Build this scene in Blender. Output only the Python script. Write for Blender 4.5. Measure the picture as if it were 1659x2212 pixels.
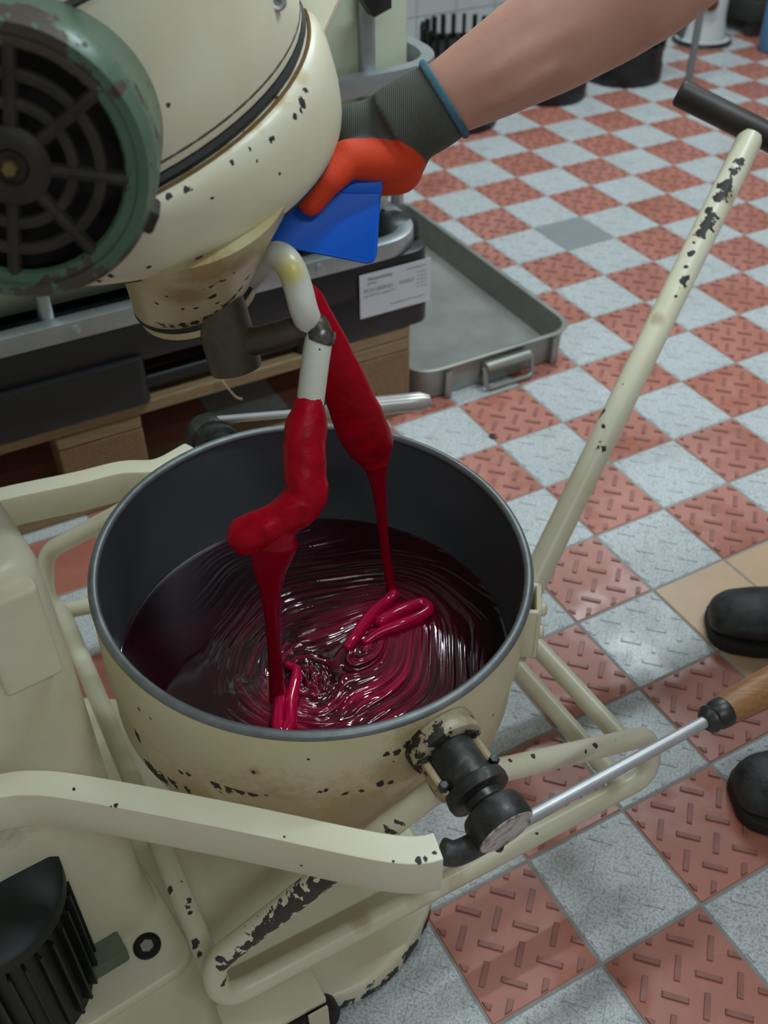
import bpy, bmesh, math, random
from mathutils import Vector as V, Matrix, noise
rnd = random.Random(7)
for o in list(bpy.data.objects): bpy.data.objects.remove(o)
SC = bpy.context.scene
COL = SC.collection
PI = math.pi

# ------------------------------------------------------------------ camera
FPX, W0, H0 = 2192.63, 1659.0, 2212.0
CAM = V((0, 0, 1.16138))
RX = V((0.99994267, -0.00694517, -0.00815037))
RY = V((-0.01070812, -0.64855179, -0.76109520))
RZ = V((0.0, 0.76113884, -0.64858898))
cam = bpy.data.cameras.new('camera')
cam.sensor_fit = 'HORIZONTAL'; cam.sensor_width = 36.0
cam.lens = FPX / W0 * 36.0
cam.clip_start = 0.02; cam.clip_end = 60
cam.dof.use_dof = True; cam.dof.focus_distance = 0.98; cam.dof.aperture_fstop = 8.5
co = bpy.data.objects.new('camera', cam); COL.objects.link(co)
co.matrix_world = Matrix(((RX.x, -RY.x, -RZ.x, CAM.x), (RX.y, -RY.y, -RZ.y, CAM.y), (RX.z, -RY.z, -RZ.z, CAM.z), (0, 0, 0, 1)))
SC.camera = co

# ------------------------------------------------------------------ world, exposure
SC.view_settings.view_transform = 'Standard'; SC.view_settings.look = 'None'
SC.view_settings.exposure = 0.68; SC.view_settings.gamma = 1.0; SC.view_settings.use_curve_mapping = False
wd = bpy.data.worlds.new('world'); SC.world = wd; wd.use_nodes = True
bg = wd.node_tree.nodes['Background']
bg.inputs[0].default_value = (.96, .97, .93, 1); bg.inputs[1].default_value = 0.14

LAMPS = [((1.05, 1.15), 20), ((0.85, 3.1), 21), ((-1.05, 3.5), 13), ((-1.5, 0.7), 9), ((0.75, -1.0), 10)]   # (x, y), watts of each ceiling lamp

# ------------------------------------------------------------------ helpers
def ray(x, y):
    a, b = (x - W0 / 2) / FPX, (y - H0 / 2) / FPX
    return (RX * a + RY * b + RZ).normalized()
def atz(x, y, z): r = ray(x, y); return CAM + r * ((z - CAM.z) / r.z)
def atd(x, y, d): return CAM + ray(x, y) * d
def aty(x, y, Y): r = ray(x, y); return CAM + r * (Y / r.y)
def atpl(x, y, p, n): r = ray(x, y); return CAM + r * ((V(p) - CAM).dot(n) / r.dot(n))

def frame(ax):
    ax = V(ax).normalized()
    h = V((0, 0, 1)) if abs(ax.z) < 0.9 else V((0, 1, 0))
    e1 = ax.cross(h).normalized(); return e1, ax.cross(e1), ax

class MB:
    def __init__(s): s.v = []; s.f = []
    def add(s, vs, fs):
        k = len(s.v); s.v += [tuple(p) for p in vs]; s.f += [tuple(i + k for i in f) for f in fs]; return s
    def loft(s, rings, cap0=True, cap1=True, closed=False):
        n = len(rings[0]); vs = [p for r in rings for p in r]; fs = []
        m = len(rings)
        for i in range(m if closed else m - 1):
            a, b = i * n, ((i + 1) % m) * n
            for j in range(n):
                k = (j + 1) % n; fs.append((a + j, a + k, b + k, b + j))
        if not closed:
            if cap0: fs.append(tuple(range(n))[::-1])
            if cap1: fs.append(tuple(range((m - 1) * n, m * n)))
        return s.add(vs, fs)
    def lathe(s, prof, c=(0, 0, 0), ax=(0, 0, 1), n=32, cap0=True, cap1=True):
        """prof: (radius, height along ax)"""
        e1, e2, a = frame(ax); c = V(c)
        rings = [[c + a * h + (e1 * math.cos(2 * PI * j / n) + e2 * math.sin(2 * PI * j / n)) * max(r, 1e-5) for j in range(n)] for r, h in prof]
        return s.loft(rings, cap0, cap1)
    def tube(s, path, r, n=14, flat=None, cap=True, up=None, round_end=False):
        path = [V(p) for p in path]; m = len(path); rings = []
        rr = r if callable(r) else (lambda t: r)
        tans = []
        for i in range(m):
            t = (path[min(i + 1, m - 1)] - path[max(i - 1, 0)]); tans.append(t.normalized() if t.length > 1e-9 else V((0, 0, 1)))
        e1 = (V(up).cross(tans[0]) if up is not None else frame(tans[0])[0]).normalized()
        L = [0]
        for i in range(1, m): L.append(L[-1] + (path[i] - path[i - 1]).length)
        for i in range(m):
            t = tans[i]; e1 = (e1 - t * e1.dot(t)).normalized(); e2 = t.cross(e1)
            q = rr(L[i] / L[-1]) if callable(r) else r
            fx, fy = flat if flat else (1, 1)
            rings.append([path[i] + (e1 * math.cos(2 * PI * j / n) * fx + e2 * math.sin(2 * PI * j / n) * fy) * q for j in range(n)])
        if round_end:
            def endr(p, t, ring, sgn):
                out = []
                for a in (0.35, 0.7, 0.93, 0.995):
                    rad = (ring[0] - p).length if not flat else 0
                    out.append([p + (q - p) * math.sqrt(1 - a * a) + t * sgn * a * ((q - p).length) for q in ring])
                return out
            a = endr(path[0], tans[0], rings[0], -1); b = endr(path[-1], tans[-1], rings[-1], 1)
            rings = a[::-1] + rings + b
        return s.loft(rings, cap, cap)
    def sweep(s, path, prof, up=(0, 0, 1)):
        """prof: closed 2-D outline (side, up)"""
        path = [V(p) for p in path]; m = len(path); rings = []
        up = V(up)
        for i in range(m):
            t = (path[min(i + 1, m - 1)] - path[max(i - 1, 0)]).normalized()
            sd = t.cross(up).normalized(); u2 = sd.cross(t)
            rings.append([path[i] + sd * a + u2 * b for a, b in prof])
        return s.loft(rings)
    def prism(s, poly, z0, z1):
        n = len(poly)
        return s.loft([[V((p[0], p[1], z0)) for p in poly], [V((p[0], p[1], z1)) for p in poly]])
    def box(s, c, sx, sy, sz, ex=(1, 0, 0), ey=(0, 1, 0), ez=(0, 0, 1)):
        c, ex, ey, ez = V(c), V(ex), V(ey), V(ez)
        vs = [c + ex * (a * sx / 2) + ey * (b * sy / 2) + ez * (d * sz / 2) for d in (-1, 1) for a, b in ((-1, -1), (1, -1), (1, 1), (-1, 1))]
        return s.add(vs, [(3, 2, 1, 0), (4, 5, 6, 7), (0, 1, 5, 4), (1, 2, 6, 5), (2, 3, 7, 6), (3, 0, 4, 7)])
    def ball(s, c, r, n=12, ax=(0, 0, 1), sc=1.0):
        m = 8
        return s.lathe([(r * math.sin(PI * i / m), -r * sc * math.cos(PI * i / m)) for i in range(m + 1)], c, ax, n)
    def mesh(s, name, bev=0.0, seg=2, ang=40, smooth=True):
        me = bpy.data.meshes.new(name); me.from_pydata(s.v, [], s.f)
        bm = bmesh.new(); bm.from_mesh(me)
        bmesh.ops.recalc_face_normals(bm, faces=bm.faces)
        if bev:
            ed = [e for e in bm.edges if len(e.link_faces) == 2 and e.calc_face_angle(0) > math.radians(30)]
            bmesh.ops.bevel(bm, geom=ed, offset=bev, segments=seg, affect='EDGES', clamp_overlap=True, profile=0.5)
        bm.to_mesh(me); bm.free()
        if smooth:
            me.shade_smooth(); me.set_sharp_from_angle(angle=math.radians(ang))
        return me
    def build(s, name, mat, parent=None, **k):
        return obj(name, s.mesh(name, **k), mat, parent)

def obj(name, me, mat=None, parent=None):
    o = bpy.data.objects.new(name, me); COL.objects.link(o)
    if mat is not None and len(me.materials) == 0: me.materials.append(mat)
    if parent is not None:
        o.parent = parent; o.matrix_parent_inverse = Matrix.Translation(-parent.location)
    return o
def tag(o, label=None, cat=None, group=None, kind=None):
    for k, v in (('label', label), ('category', cat), ('group', group), ('kind', kind)):
        if v: o[k] = v
    return o
def thing(name, label, cat, loc=(0, 0, 0), group=None):
    o = bpy.data.objects.new(name, None); COL.objects.link(o); o.location = loc; o.empty_display_size = 0.05
    return tag(o, label, cat, group)

def fillet(pts, r, n=6):
    pts = [V(p) for p in pts]; out = [pts[0]]
    for i in range(1, len(pts) - 1):
        a, b, c = pts[i - 1], pts[i], pts[i + 1]
        rr = r[i - 1] if isinstance(r, (list, tuple)) else r
        d1, d2 = (a - b), (c - b); q = min(rr, d1.length * .49, d2.length * .49)
        p, s = b + d1.normalized() * q, b + d2.normalized() * q
        for k in range(n + 1):
            t = k / n; out.append(p * (1 - t) ** 2 + b * 2 * t * (1 - t) + s * t * t)
    out.append(pts[-1]); return out
def spline(pts, n=8):
    pts = [V(p) for p in pts]; P = [pts[0] * 2 - pts[1]] + pts + [pts[-1] * 2 - pts[-2]]; out = []
    for i in range(1, len(P) - 2):
        for k in range(n):
            t = k / n
            out.append(0.5 * ((2 * P[i]) + (P[i + 1] - P[i - 1]) * t + (2 * P[i - 1] - 5 * P[i] + 4 * P[i + 1] - P[i + 2]) * t * t + (3 * P[i] - P[i - 1] - 3 * P[i + 1] + P[i + 2]) * t ** 3))
    out.append(pts[-1]); return out
def interp(tab):
    def f(t):
        for (a, x), (b, y) in zip(tab, tab[1:]):
            if t <= b: return x + (y - x) * (t - a) / max(b - a, 1e-9)
        return tab[-1][1]
    return f
def ss(a, b, x): t = min(1, max(0, (x - a) / (b - a))); return t * t * (3 - 2 * t)

# ------------------------------------------------------------------ materials
class NT:
    def __init__(s, name):
        s.m = bpy.data.materials.new(name); s.m.use_nodes = True; s.t = s.m.node_tree
        s.b = s.t.nodes['Principled BSDF']
    def n(s, ty, **k):
        nd = s.t.nodes.new(ty)
        for a, v in k.items(): setattr(nd, a, v)
        return nd
    def l(s, a, b): s.t.links.new(a, b)
    def inp(s, nd, i, v):
        if isinstance(v, bpy.types.NodeSocket): s.l(v, nd.inputs[i])
        elif v is not None: nd.inputs[i].default_value = v
    def math(s, op, a, b=None, c=None, clamp=False):
        nd = s.n('ShaderNodeMath', operation=op); nd.use_clamp = clamp
        s.inp(nd, 0, a); s.inp(nd, 1, b); s.inp(nd, 2, c); return nd.outputs[0]
    def vm(s, op, a, b=None):
        nd = s.n('ShaderNodeVectorMath', operation=op); s.inp(nd, 0, a); s.inp(nd, 1, b)
        return nd.outputs['Value'] if op in ('DISTANCE', 'DOT_PRODUCT', 'LENGTH') else nd.outputs[0]
    def pos(s): return s.n('ShaderNodeNewGeometry').outputs['Position']
    def ocoord(s): return s.n('ShaderNodeTexCoord').outputs['Object']
    def noise(s, co, scale, detail=4, rough=.55, dist=0):
        nd = s.n('ShaderNodeTexNoise'); s.inp(nd, 'Vector', co); nd.inputs['Scale'].default_value = scale
        nd.inputs['Detail'].default_value = detail; nd.inputs['Roughness'].default_value = rough; nd.inputs['Distortion'].default_value = dist
        return nd.outputs['Fac']
    def ramp(s, f, stops):
        nd = s.n('ShaderNodeValToRGB'); s.inp(nd, 0, f); e = nd.color_ramp.elements
        while len(e) < len(stops): e.new(0.5)
        for q, (p, c) in zip(e, stops): q.position = p; q.color = (*c, 1) if len(c) == 3 else c
        return nd.outputs[0]
    def mr(s, f, a, b, c=0.0, d=1.0):
        nd = s.n('ShaderNodeMapRange'); s.inp(nd, 0, f)
        for i, v in zip((1, 2, 3, 4), (a, b, c, d)): nd.inputs[i].default_value = v
        return nd.outputs[0]
    def mix(s, f, a, b):
        nd = s.n('ShaderNodeMix', data_type='RGBA'); s.inp(nd, 0, f)
        for i, v in ((6, a), (7, b)):
            s.inp(nd, i, v if isinstance(v, bpy.types.NodeSocket) else (*v, 1))
        return nd.outputs[2]
    def bump(s, h, strength=.3, dist=.002):
        nd = s.n('ShaderNodeBump'); s.inp(nd, 'Height', h); nd.inputs['Strength'].default_value = strength; nd.inputs['Distance'].default_value = dist
        s.l(nd.outputs[0], s.b.inputs['Normal'])
    def set(s, **k):
        for a, v in k.items():
            a = a.replace('_', ' ')
            if a == 'Base Color' and not isinstance(v, bpy.types.NodeSocket): v = (*v, 1)
            s.inp(s.b, a, v)
        return s

def simple(name, col, rough=.5, metal=0, var=.12, scale=30, **k):
    t = NT(name); f = t.noise(t.ocoord(), scale, 4)
    c2 = tuple(max(0, x * (1 - var * 2)) for x in col)
    t.set(Base_Color=t.mix(f, col, c2), Roughness=rough, Metallic=metal, **k); return t.m

CREAM = (0.72, 0.69, 0.525)
def paint(name, col=CREAM, chip=.0, spots=(), rough=.36, stain=.25, chipcol=(.022, .017, .013), nscale=70, grime=None, grimespots=()):
    """old enamel: stains everywhere, bare dark metal in scattered chips and at given worn places (x, y, z, radius)"""
    t = NT(name); p = t.pos()
    big = t.noise(p, 9, 5, .6); sm = t.noise(p, nscale, 5, .62)
    st = t.ramp(big, [(.42, (0, 0, 0)), (.72, (1, 1, 1))])
    c = t.mix(t.math('MULTIPLY', st, stain), col, (col[0] * .78, col[1] * .70, col[2] * .50))
    mask = t.ramp(sm, [(.76 - chip, (0, 0, 0)), (.765 - chip, (1, 1, 1))]) if chip > 0 else None
    def spotmask(sp, amp, lo=.97, hi=1.03):
        v = None
        for x, y, z, r in sp:
            d = t.math('DIVIDE', t.vm('DISTANCE', p, V((x, y, z))), r)
            v = d if v is None else t.math('MINIMUM', v, d)
        v = t.math('ADD', v, t.math('MULTIPLY', t.math('SUBTRACT', sm, .5), amp))
        return t.mr(v, hi, lo)
    if grimespots:
        g = spotmask(grimespots, 1.2, .55, 1.35)
        c = t.mix(t.math('MULTIPLY', g, .75), c, grime or (.16, .09, .03))
    if spots:
        m2 = spotmask(spots, 5.0)
        mask = m2 if mask is None else t.math('MAXIMUM', mask, m2)
    if mask is not None:
        c = t.mix(mask, c, chipcol)
        t.set(Roughness=t.mr(mask, 0, 1, rough, .6))
        t.bump(t.math('SUBTRACT', 1.0, mask), .35, .0012)
    else: t.set(Roughness=rough)
    t.set(Base_Color=c); return t.m

from mathutils.bvhtree import BVHTree
def hits(obs, pts):
    """where worn places given as (x, y, radius) of the photograph lie on the built surfaces"""
    tr_ = [BVHTree.FromPolygons([v.co for v in o.data.vertices], [p.vertices for p in o.data.polygons]) for o in obs]; out = []
    for x, y, r in pts:
        best = None
        for t in tr_:
            h = t.ray_cast(CAM, ray(x, y))
            if h[0] is not None and (best is None or h[3] < best[3]): best = h
        if best: out.append((*best[0], r * best[3] / FPX))
    return out
def wear(obs, pts, name, **k):
    gp = k.pop('gr', ())
    m = paint(name, spots=hits(obs, pts), grimespots=hits(obs, gp), **k)
    for o in obs: o.data.materials.clear(); o.data.materials.append(m)
    return m
M_cream = paint('cream_enamel', chip=.02)
M_creamclean = paint('cream_enamel_clean', stain=.4, chip=.0)
M_black = simple('dull_black', (.012, .011, .010), .55, 0, .3, 60)
M_steel = simple('bare_steel', (.55, .56, .57), .45, .7, .15, 40)
M_galv = simple('galvanised_steel', (.50, .55, .57), .42, .85, .18, 25)
M_blackplastic = simple('black_plastic', (.012, .013, .014), .38, 0, .2, 20)
M_darkbasket = simple('black_basket_plastic', (.010, .011, .010), .45, 0, .2, 20)
M_wood = None

def mk_wood(name, c1, c2, sc=(3, 3, 40), rough=.75):
    t = NT(name); mp = t.n('ShaderNodeMapping'); t.l(t.ocoord(), mp.inputs[0]); mp.inputs['Scale'].default_value = sc
    f = t.noise(mp.outputs[0], 6, 6, .65, 1.2)
    t.set(Base_Color=t.ramp(f, [(.3, c1), (.7, c2)]), Roughness=rough); t.bump(f, .3, .001); return t.m
M_wood = mk_wood('pallet_wood', (.36, .25, .13), (.18, .12, .06), (4, 60, 60))
M_block = mk_wood('pallet_block_wood', (.30, .18, .09), (.15, .085, .04), (40, 40, 40))
M_handlewood = mk_wood('turned_handle_wood', (.36, .17, .055), (.20, .085, .025), (5, 50, 50), .4)

# ------------------------------------------------------------------ the setting: floor of tiles
T = 0.15
G0 = V((0.29995837, 1.09188658, 0)); GU = V((0.88310358, 0.46917808, 0)); GW = V((-0.46917808, 0.88310358, 0))
def G(i, j): return G0 + GU * (i * T) - GW * (j * T)

def clip(poly, h):
    for ax, sg in ((0, 1), (0, -1), (1, 1), (1, -1)):
        out = []
        for k in range(len(poly)):
            a, b = poly[k], poly[(k + 1) % len(poly)]
            ia, ib = a[ax] * sg <= h, b[ax] * sg <= h
            if ia: out.append(a)
            if ia != ib:
                t = (h * sg - a[ax]) / (b[ax] - a[ax]); out.append((a[0] + (b[0] - a[0]) * t, a[1] + (b[1] - a[1]) * t))
        poly = out
        if len(poly) < 3: return []
    return poly
def tile_mesh(name, bars=True, hb=.0023):
    mb = MB(); h = T / 2 - .0016; ch = .0015
    mb.loft([[V((x * s, y * s, z)) for x, y in ((-1, -1), (1, -1), (1, 1), (-1, 1))] for s, z in ((h, -.012), (h, -ch), (h - ch, 0))])
    if bars:
        L, w, q = .0315, .0072, .02468
        c = s = math.sqrt(.5)
        for a in range(-5, 5):
            for b in range(-5, 5):
                cx, cy = .023 + q * (a - b), .053 - q * (a + b)
                dx, dy = (c, -s) if (a + b) % 2 == 0 else (c, s)
                r1 = clip([(cx + dx * x * L / 2 - dy * y * w / 2, cy + dy * x * L / 2 + dx * y * w / 2) for x, y in ((-1, -1), (1, -1), (1, 1), (-1, 1))], h - .003)
                if len(r1) < 3: continue
                mx, my = sum(p[0] for p in r1) / len(r1), sum(p[1] for p in r1) / len(r1)
                mb.loft([[V((x, y, -.0005)) for x, y in r1], [V((x + (mx - x) * .05, y + (my - y) * .05, hb * .74)) for x, y in r1], [V((x + (mx - x) * .14, y + (my - y) * .14, hb)) for x, y in r1]], cap0=False)
    me = mb.mesh(name, smooth=False)
    for f in me.polygons:
        if max(me.vertices[k].co.z for k in f.vertices) > .001: f.material_index = 1
    return me

def mk_white():
    t = NT('speckled_white_tile'); p = t.pos()
    rv = t.n('ShaderNodeObjectInfo').outputs['Random']
    sp = t.noise(p, 330, 3, .6, .6); big = t.noise(p, 12, 5)
    m = t.ramp(sp, [(.47, (0, 0, 0)), (.60, (1, 1, 1))])
    base = t.mix(big, (.64, .67, .68), (.55, .58, .59))
    c = t.mix(t.math('MULTIPLY', m, .62), base, (.20, .24, .21))
    dirt = t.ramp(t.noise(p, 28, 6, .7), [(.55, (0, 0, 0)), (.75, (1, 1, 1))])
    c = t.mix(t.math('MULTIPLY', dirt, .35), c, (.22, .21, .16))
    wet = t.ramp(t.noise(p, 7, 3), [(.45, (0, 0, 0)), (.62, (1, 1, 1))])
    t.set(Base_Color=c, Roughness=t.mr(wet, 0, 1, .48, .26)); t.bump(sp, .08, .0006); return t.m
def mk_red():
    t = NT('ribbed_red_tile'); p = t.pos()
    rv = t.n('ShaderNodeObjectInfo').outputs['Random']
    f = t.noise(p, 14, 6, .6)
    c = t.mix(f, (.50, .215, .170), (.44, .160, .120))
    c = t.mix(t.math('MULTIPLY', rv, .35), c, (.46, .12, .05))
    wear = t.ramp(t.noise(p, 40, 6, .7), [(.55, (0, 0, 0)), (.75, (1, 1, 1))])
    c = t.mix(t.math('MULTIPLY', wear, .35), c, (.58, .32, .26))
    dk = t.ramp(t.noise(p, 5, 3), [(.50, (0, 0, 0)), (.68, (1, 1, 1))])
    c = t.mix(t.math('MULTIPLY', dk, .45), c, (.30, .085, .04))
    wet = t.ramp(t.noise(p, 6, 3), [(.46, (0, 0, 0)), (.6, (1, 1, 1))])
    t.set(Base_Color=c, Roughness=t.mr(wet, 0, 1, .52, .20), Specular_IOR_Level=.75); t.bump(t.noise(p, 90, 4), .10, .001); return t.m
M_wt, M_rt = mk_white(), mk_red()
M_rbar = simple('darker_red_rib', (.425, .165, .125), .42, 0, .25, 40)  # ribs get a darker red than the tile face
M_peach = simple('smooth_peach_tile', (.66, .44, .27), .35, 0, .10, 20)
M_grey = simple('smooth_grey_tile', (.30, .33, .33), .4, 0, .10, 20)
M_grout = simple('dark_grout', (.40, .40, .37), .8, 0, .25, 60)

fl = MB().prism([(-3.2, -1.6), (3.4, -1.6), (3.4, 6.2), (-3.2, 6.2)], -.05, -.0015).build('floor', M_grout, smooth=False)
tag(fl, 'chequered kitchen floor of ribbed red and speckled white tiles', None, None, 'structure')
me_w, me_r, me_p, me_g = tile_mesh('white_tile', True, .0014), tile_mesh('red_tile'), tile_mesh('peach_tile', False), tile_mesh('grey_tile', False)
for m_, q, b_ in ((me_w, M_wt, M_wt), (me_r, M_rt, M_rbar), (me_p, M_peach, M_peach), (me_g, M_grey, M_grey)): m_.materials.append(q); m_.materials.append(b_)
rot = Matrix.Rotation(math.atan2(GU.y, GU.x), 4, 'Z')
cells = []
for i in range(-22, 24):
    for j in range(-26, 14):
        c = G(i + .5, j + .5)
        if not (-2.2 < c.x < 2.6 and -.6 < c.y < 5.0): continue
        d = c - CAM; z = d.dot(RZ)
        vis = False
        if z > .05:
            px, py = d.dot(RX) / z * FPX + W0 / 2, d.dot(RY) / z * FPX + H0 / 2
            mg = .13 / z * FPX
            vis = -mg < px < W0 + mg and -mg < py < H0 + mg and not (px < 820 and py < 1250) and not (px < 420)
        cells.append((vis, d.length, i, j, c))
near = sorted([q for q in cells if q[0]], key=lambda q: q[1])
keep, rest = near[:296], near[296:] + [q for q in cells if not q[0]]
def cellkind(i, j):
    if (i, j) in ((1, 0), (2, 0), (1, 1), (2, 1)): return 'peach_tile'
    if (i, j) == (5, -8): return 'grey_tile'
    return 'red_tile' if (i + j) % 2 else 'white_tile'
MESH = {'white_tile': me_w, 'red_tile': me_r, 'peach_tile': me_p, 'grey_tile': me_g}
for _, _, i, j, c in keep:
    k = cellkind(i, j)
    o = obj(k, MESH[k], None, fl)
    q = ((i * 7 + j * 13) % 4) * PI / 2 if False else 0
    o.matrix_basis = Matrix.Translation((c.x, c.y, rnd.uniform(-.0006, .0004))) @ rot
    o.rotation_euler.x += rnd.uniform(-.003, .003); o.rotation_euler.y += rnd.uniform(-.003, .003)
for col, nm, mat in ((0, 'white_tile', M_wt), (1, 'red_tile', M_rt)):
    mb = MB(); h = T / 2 - .0016
    for _, _, i, j, c in rest:
        if (i + j) % 2 != col: continue
        mb.loft([[c + GU * (x * s) + GW * (y * s) + V((0, 0, z)) for x, y in ((-1, -1), (1, -1), (1, 1), (-1, 1))] for s, z in ((h, -.012), (h, -.0015), (h - .0015, 0))], cap0=False)
    o = mb.build(nm, mat, fl, smooth=False); tag(o, None, None, None, 'stuff')
dr = thing('floor_plug', 'small dark round hole plug in a white floor tile behind the bowl', 'floor plug', atz(1065, 943, 0.0))
MB().lathe([(.0085, .0), (.0085, .0012), (.006, .0016), (.0055, .0005), (0, .0005)], dr.location, (0, 0, 1), 20).build('plug_disc', M_black, dr)

# back wall of tiles
WP = V((0.9, 4.5, 0)); WA, WB = WP - GU * 4.2, WP + GU * 2.6
M_wtile = simple('glazed_white_wall_tile', (.52, .56, .56), .25, 0, .06, 6)
def slab(name, a, b, z0, z1, th, mat, label):
    d = (b - a); n = V((-d.y, d.x, 0)).normalized()
    o = MB().prism([(p.x, p.y) for p in (a, b, b + n * th, a + n * th)], z0, z1).build(name, mat, smooth=False); return tag(o, label, None, None, 'structure')
wb = slab('wall_back', WA, WB, 0, 2.75, .1, simple('wall_grout', (.42, .43, .40), .8), 'white tiled wall behind the machines')
TW = .1745; n_ = 0
wtm = MB().loft([[V((x * s, y_, z * s2)) for x, z in ((-1, -1), (1, -1), (1, 1), (-1, 1))] for s, s2, y_ in ((TW / 2 - .0015, TW / 2 - .0015, 0), (TW / 2 - .0015, TW / 2 - .0015, -.004), (TW / 2 - .004, TW / 2 - .004, -.006))]).mesh('wall_tile', smooth=False); wtm.materials.append(M_wtile)
for k in range(-12, 6):
    for r in range(0, 5):
        c = WP + GU * (-.6 + k * TW) + V((0, 0, .103 + (r - .5) * TW))
        d = c - CAM; z = d.dot(RZ); px, py = d.dot(RX) / z * FPX + W0 / 2, d.dot(RY) / z * FPX + H0 / 2
        if not (700 < px < 2000 and -500 < py): continue
        o = obj('wall_tile', wtm, None, wb); o.matrix_basis = Matrix.Translation(c) @ rot
ce = MB().prism([(-3.2, -1.6), (3.4, -1.6), (3.4, 6.2), (-3.2, 6.2)], 2.75, 2.85).build('ceiling', simple('ceiling_paint', (.7, .7, .68), .9), smooth=False)
tag(ce, 'plain white ceiling', None, None, 'structure')

# ceiling lamps
def em(name, col, st):
    t = NT(name); t.set(Base_Color=(.8, .8, .8), Emission_Color=(*col, 1), Emission_Strength=st); return t.m
M_diff = em('lamp_diffuser', (.86, .95, 1.0), 3.0)
M_lamp = simple('white_lamp_housing', (.7, .7, .7), .5)
for k, ((x, y), wt) in enumerate(LAMPS):
    where = ['right of the mixer', 'over the tiled floor', 'over the liquid container', 'left of the mixer', 'behind the camera'][k]
    t = thing('ceiling_lamp', 'long white fluorescent ceiling lamp ' + where, 'lamp', (x, y, 2.66), 'fluorescent ceiling lamps')
    ex, ey = GU, GW
    MB().box((x, y, 2.71), 1.3, .16, .08, ex, ey).build('housing', M_lamp, t, bev=.006)
    MB().box((x, y, 2.66), 1.24, .11, .02, ex, ey).build('diffuser', M_diff, t, bev=.004)
    ld = bpy.data.lights.new('tube_light', 'AREA'); ld.shape = 'RECTANGLE'; ld.size = 1.2; ld.size_y = .10; ld.energy = wt; ld.color = (.81, .935, 1.0)
    lo = bpy.data.objects.new('tube_light', ld); COL.objects.link(lo); lo.parent = t
    lo.location = (0, 0, -.016); lo.rotation_euler = (0, 0, math.atan2(GU.y, GU.x))

# ================================================================== the planetary mixer
FW = V((.82, .57, 0)).normalized(); SD = V((.57, -.82, 0)).normalized()      # mixer's forward and its camera-side direction
mx = thing('planetary_mixer', 'old cream enamelled planetary mixer with tilted head and red-coated hook', 'mixer', (-.35, .55, 0))
def rpoly(pts, r, n=5):
    m = len(pts); out = []
    P = [V((p[0], p[1], 0)) for p in pts]
    for i in range(m):
        rr = r[i] if isinstance(r, (list, tuple)) else r
        a, b, c = P[i - 1], P[i], P[(i + 1) % m]
        d1, d2 = a - b, c - b; q = min(rr, d1.length * .45, d2.length * .45)
        p, s = b + d1.normalized() * q, b + d2.normalized() * q
        for k in range(n + 1):
            t = k / n; z = p * (1 - t) ** 2 + b * 2 * t * (1 - t) + s * t * t; out.append((z.x, z.y))
    return out
base_sp = [(.005, .525, .012, .016), (.03, .565, .012, .018), (.047, .60, .015, .016), (-.05, .505, .008, .014), (-.02, .512, .01, .014), (.02, .545, .03, .008)]
M_base = paint('cream_base_enamel', chip=.015, spots=base_sp, stain=.5)
bp = rpoly([(.030, .72), (.062, .62), (.0, .520), (-.13, .475), (-.60, .12), (-1.0, .62), (-.55, .93), (-.10, .90)], [.05, .05, .07, .04, .05, .05, .05, .05])
MB().prism(bp, .004, .042).build('base_plate', M_base, mx, bev=.006, seg=3)
# raised pad with the bolt hole
pc = atz(320, 2050, .05)
pd = MB().prism(rpoly([(pc + FW * a + SD * b)[:2] for a, b in ((.04, .045), (.04, -.10), (-.35, -.10), (-.35, .045))], .03), .040, .056).build('base_pad', M_creamclean, mx, bev=.005, seg=3)
MB().lathe([(.0155, 0), (.0155, .0025), (.0135, .003), (.0125, .001), (0, .0006)], pc + V((0, 0, .0055)), (0, 0, 1), 24).build('bolt_socket', M_black, pd)  # shallow socket; the hole's darkness is put into its black colour
MB().lathe([(.0075, 0), (.0075, .003), (.005, .0035), (0, .0015)], pc + V((0, 0, .0058)), (0, 0, 1), 6).build('bolt_head', M_steel, pd)
# pedestal
R0 = V((-.266, .590, 0))
ped_pts = [R0, R0 - FW * .42, R0 - FW * .42 - SD * .30, R0 - SD * .30]
M_ped = paint('cream_pedestal_enamel', stain=.5, chip=0, spots=(), grimespots=[(*(aty(60, 1830, .50)), .045), (*(aty(150, 1880, .51)), .02)], grime=(.03, .025, .015))
rings = []
for z, g in ((.045, .012), (.07, .007), (.12, .003), (.30, 0), (.50, 0), (.588, -.002), (.606, -.006), (.614, -.016)):
    cen = R0 - FW * .21 - SD * .15
    pp = [cen + (p - cen) * (1 + g / .2) for p in ped_pts]
    rings.append([V((x, y, z)) for x, y in rpoly([(p.x, p.y) for p in pp], [.042, .03, .03, .03], 8)])
MB().loft(rings).build('pedestal', M_ped, mx, ang=50)
# raised flange down the upper corner of the pedestal
fa = R0 + SD * .003 - FW * .016
fp = [fa + SD * .008, fa - FW * .050 + SD * .008, fa - FW * .050 - SD * .012, fa - SD * .012]
MB().loft([[V((x, y, z)) for x, y in rpoly([(p.x, p.y) for p in fp], .006, 4)] for z in (.500, .504, .596, .600)]).build('edge_flange', M_creamclean, mx, bev=.002)
fb = fa - FW * .06
MB().loft([[V((x, y, z)) for x, y in rpoly([((fb + SD * a - FW * b).x, (fb + SD * a - FW * b).y) for a, b in ((.003, 0), (.003, .16), (-.02, .16), (-.02, 0))], .004, 3)] for z in (.50, .59)]).build('access_cover', M_creamclean, mx, bev=.002)
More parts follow.
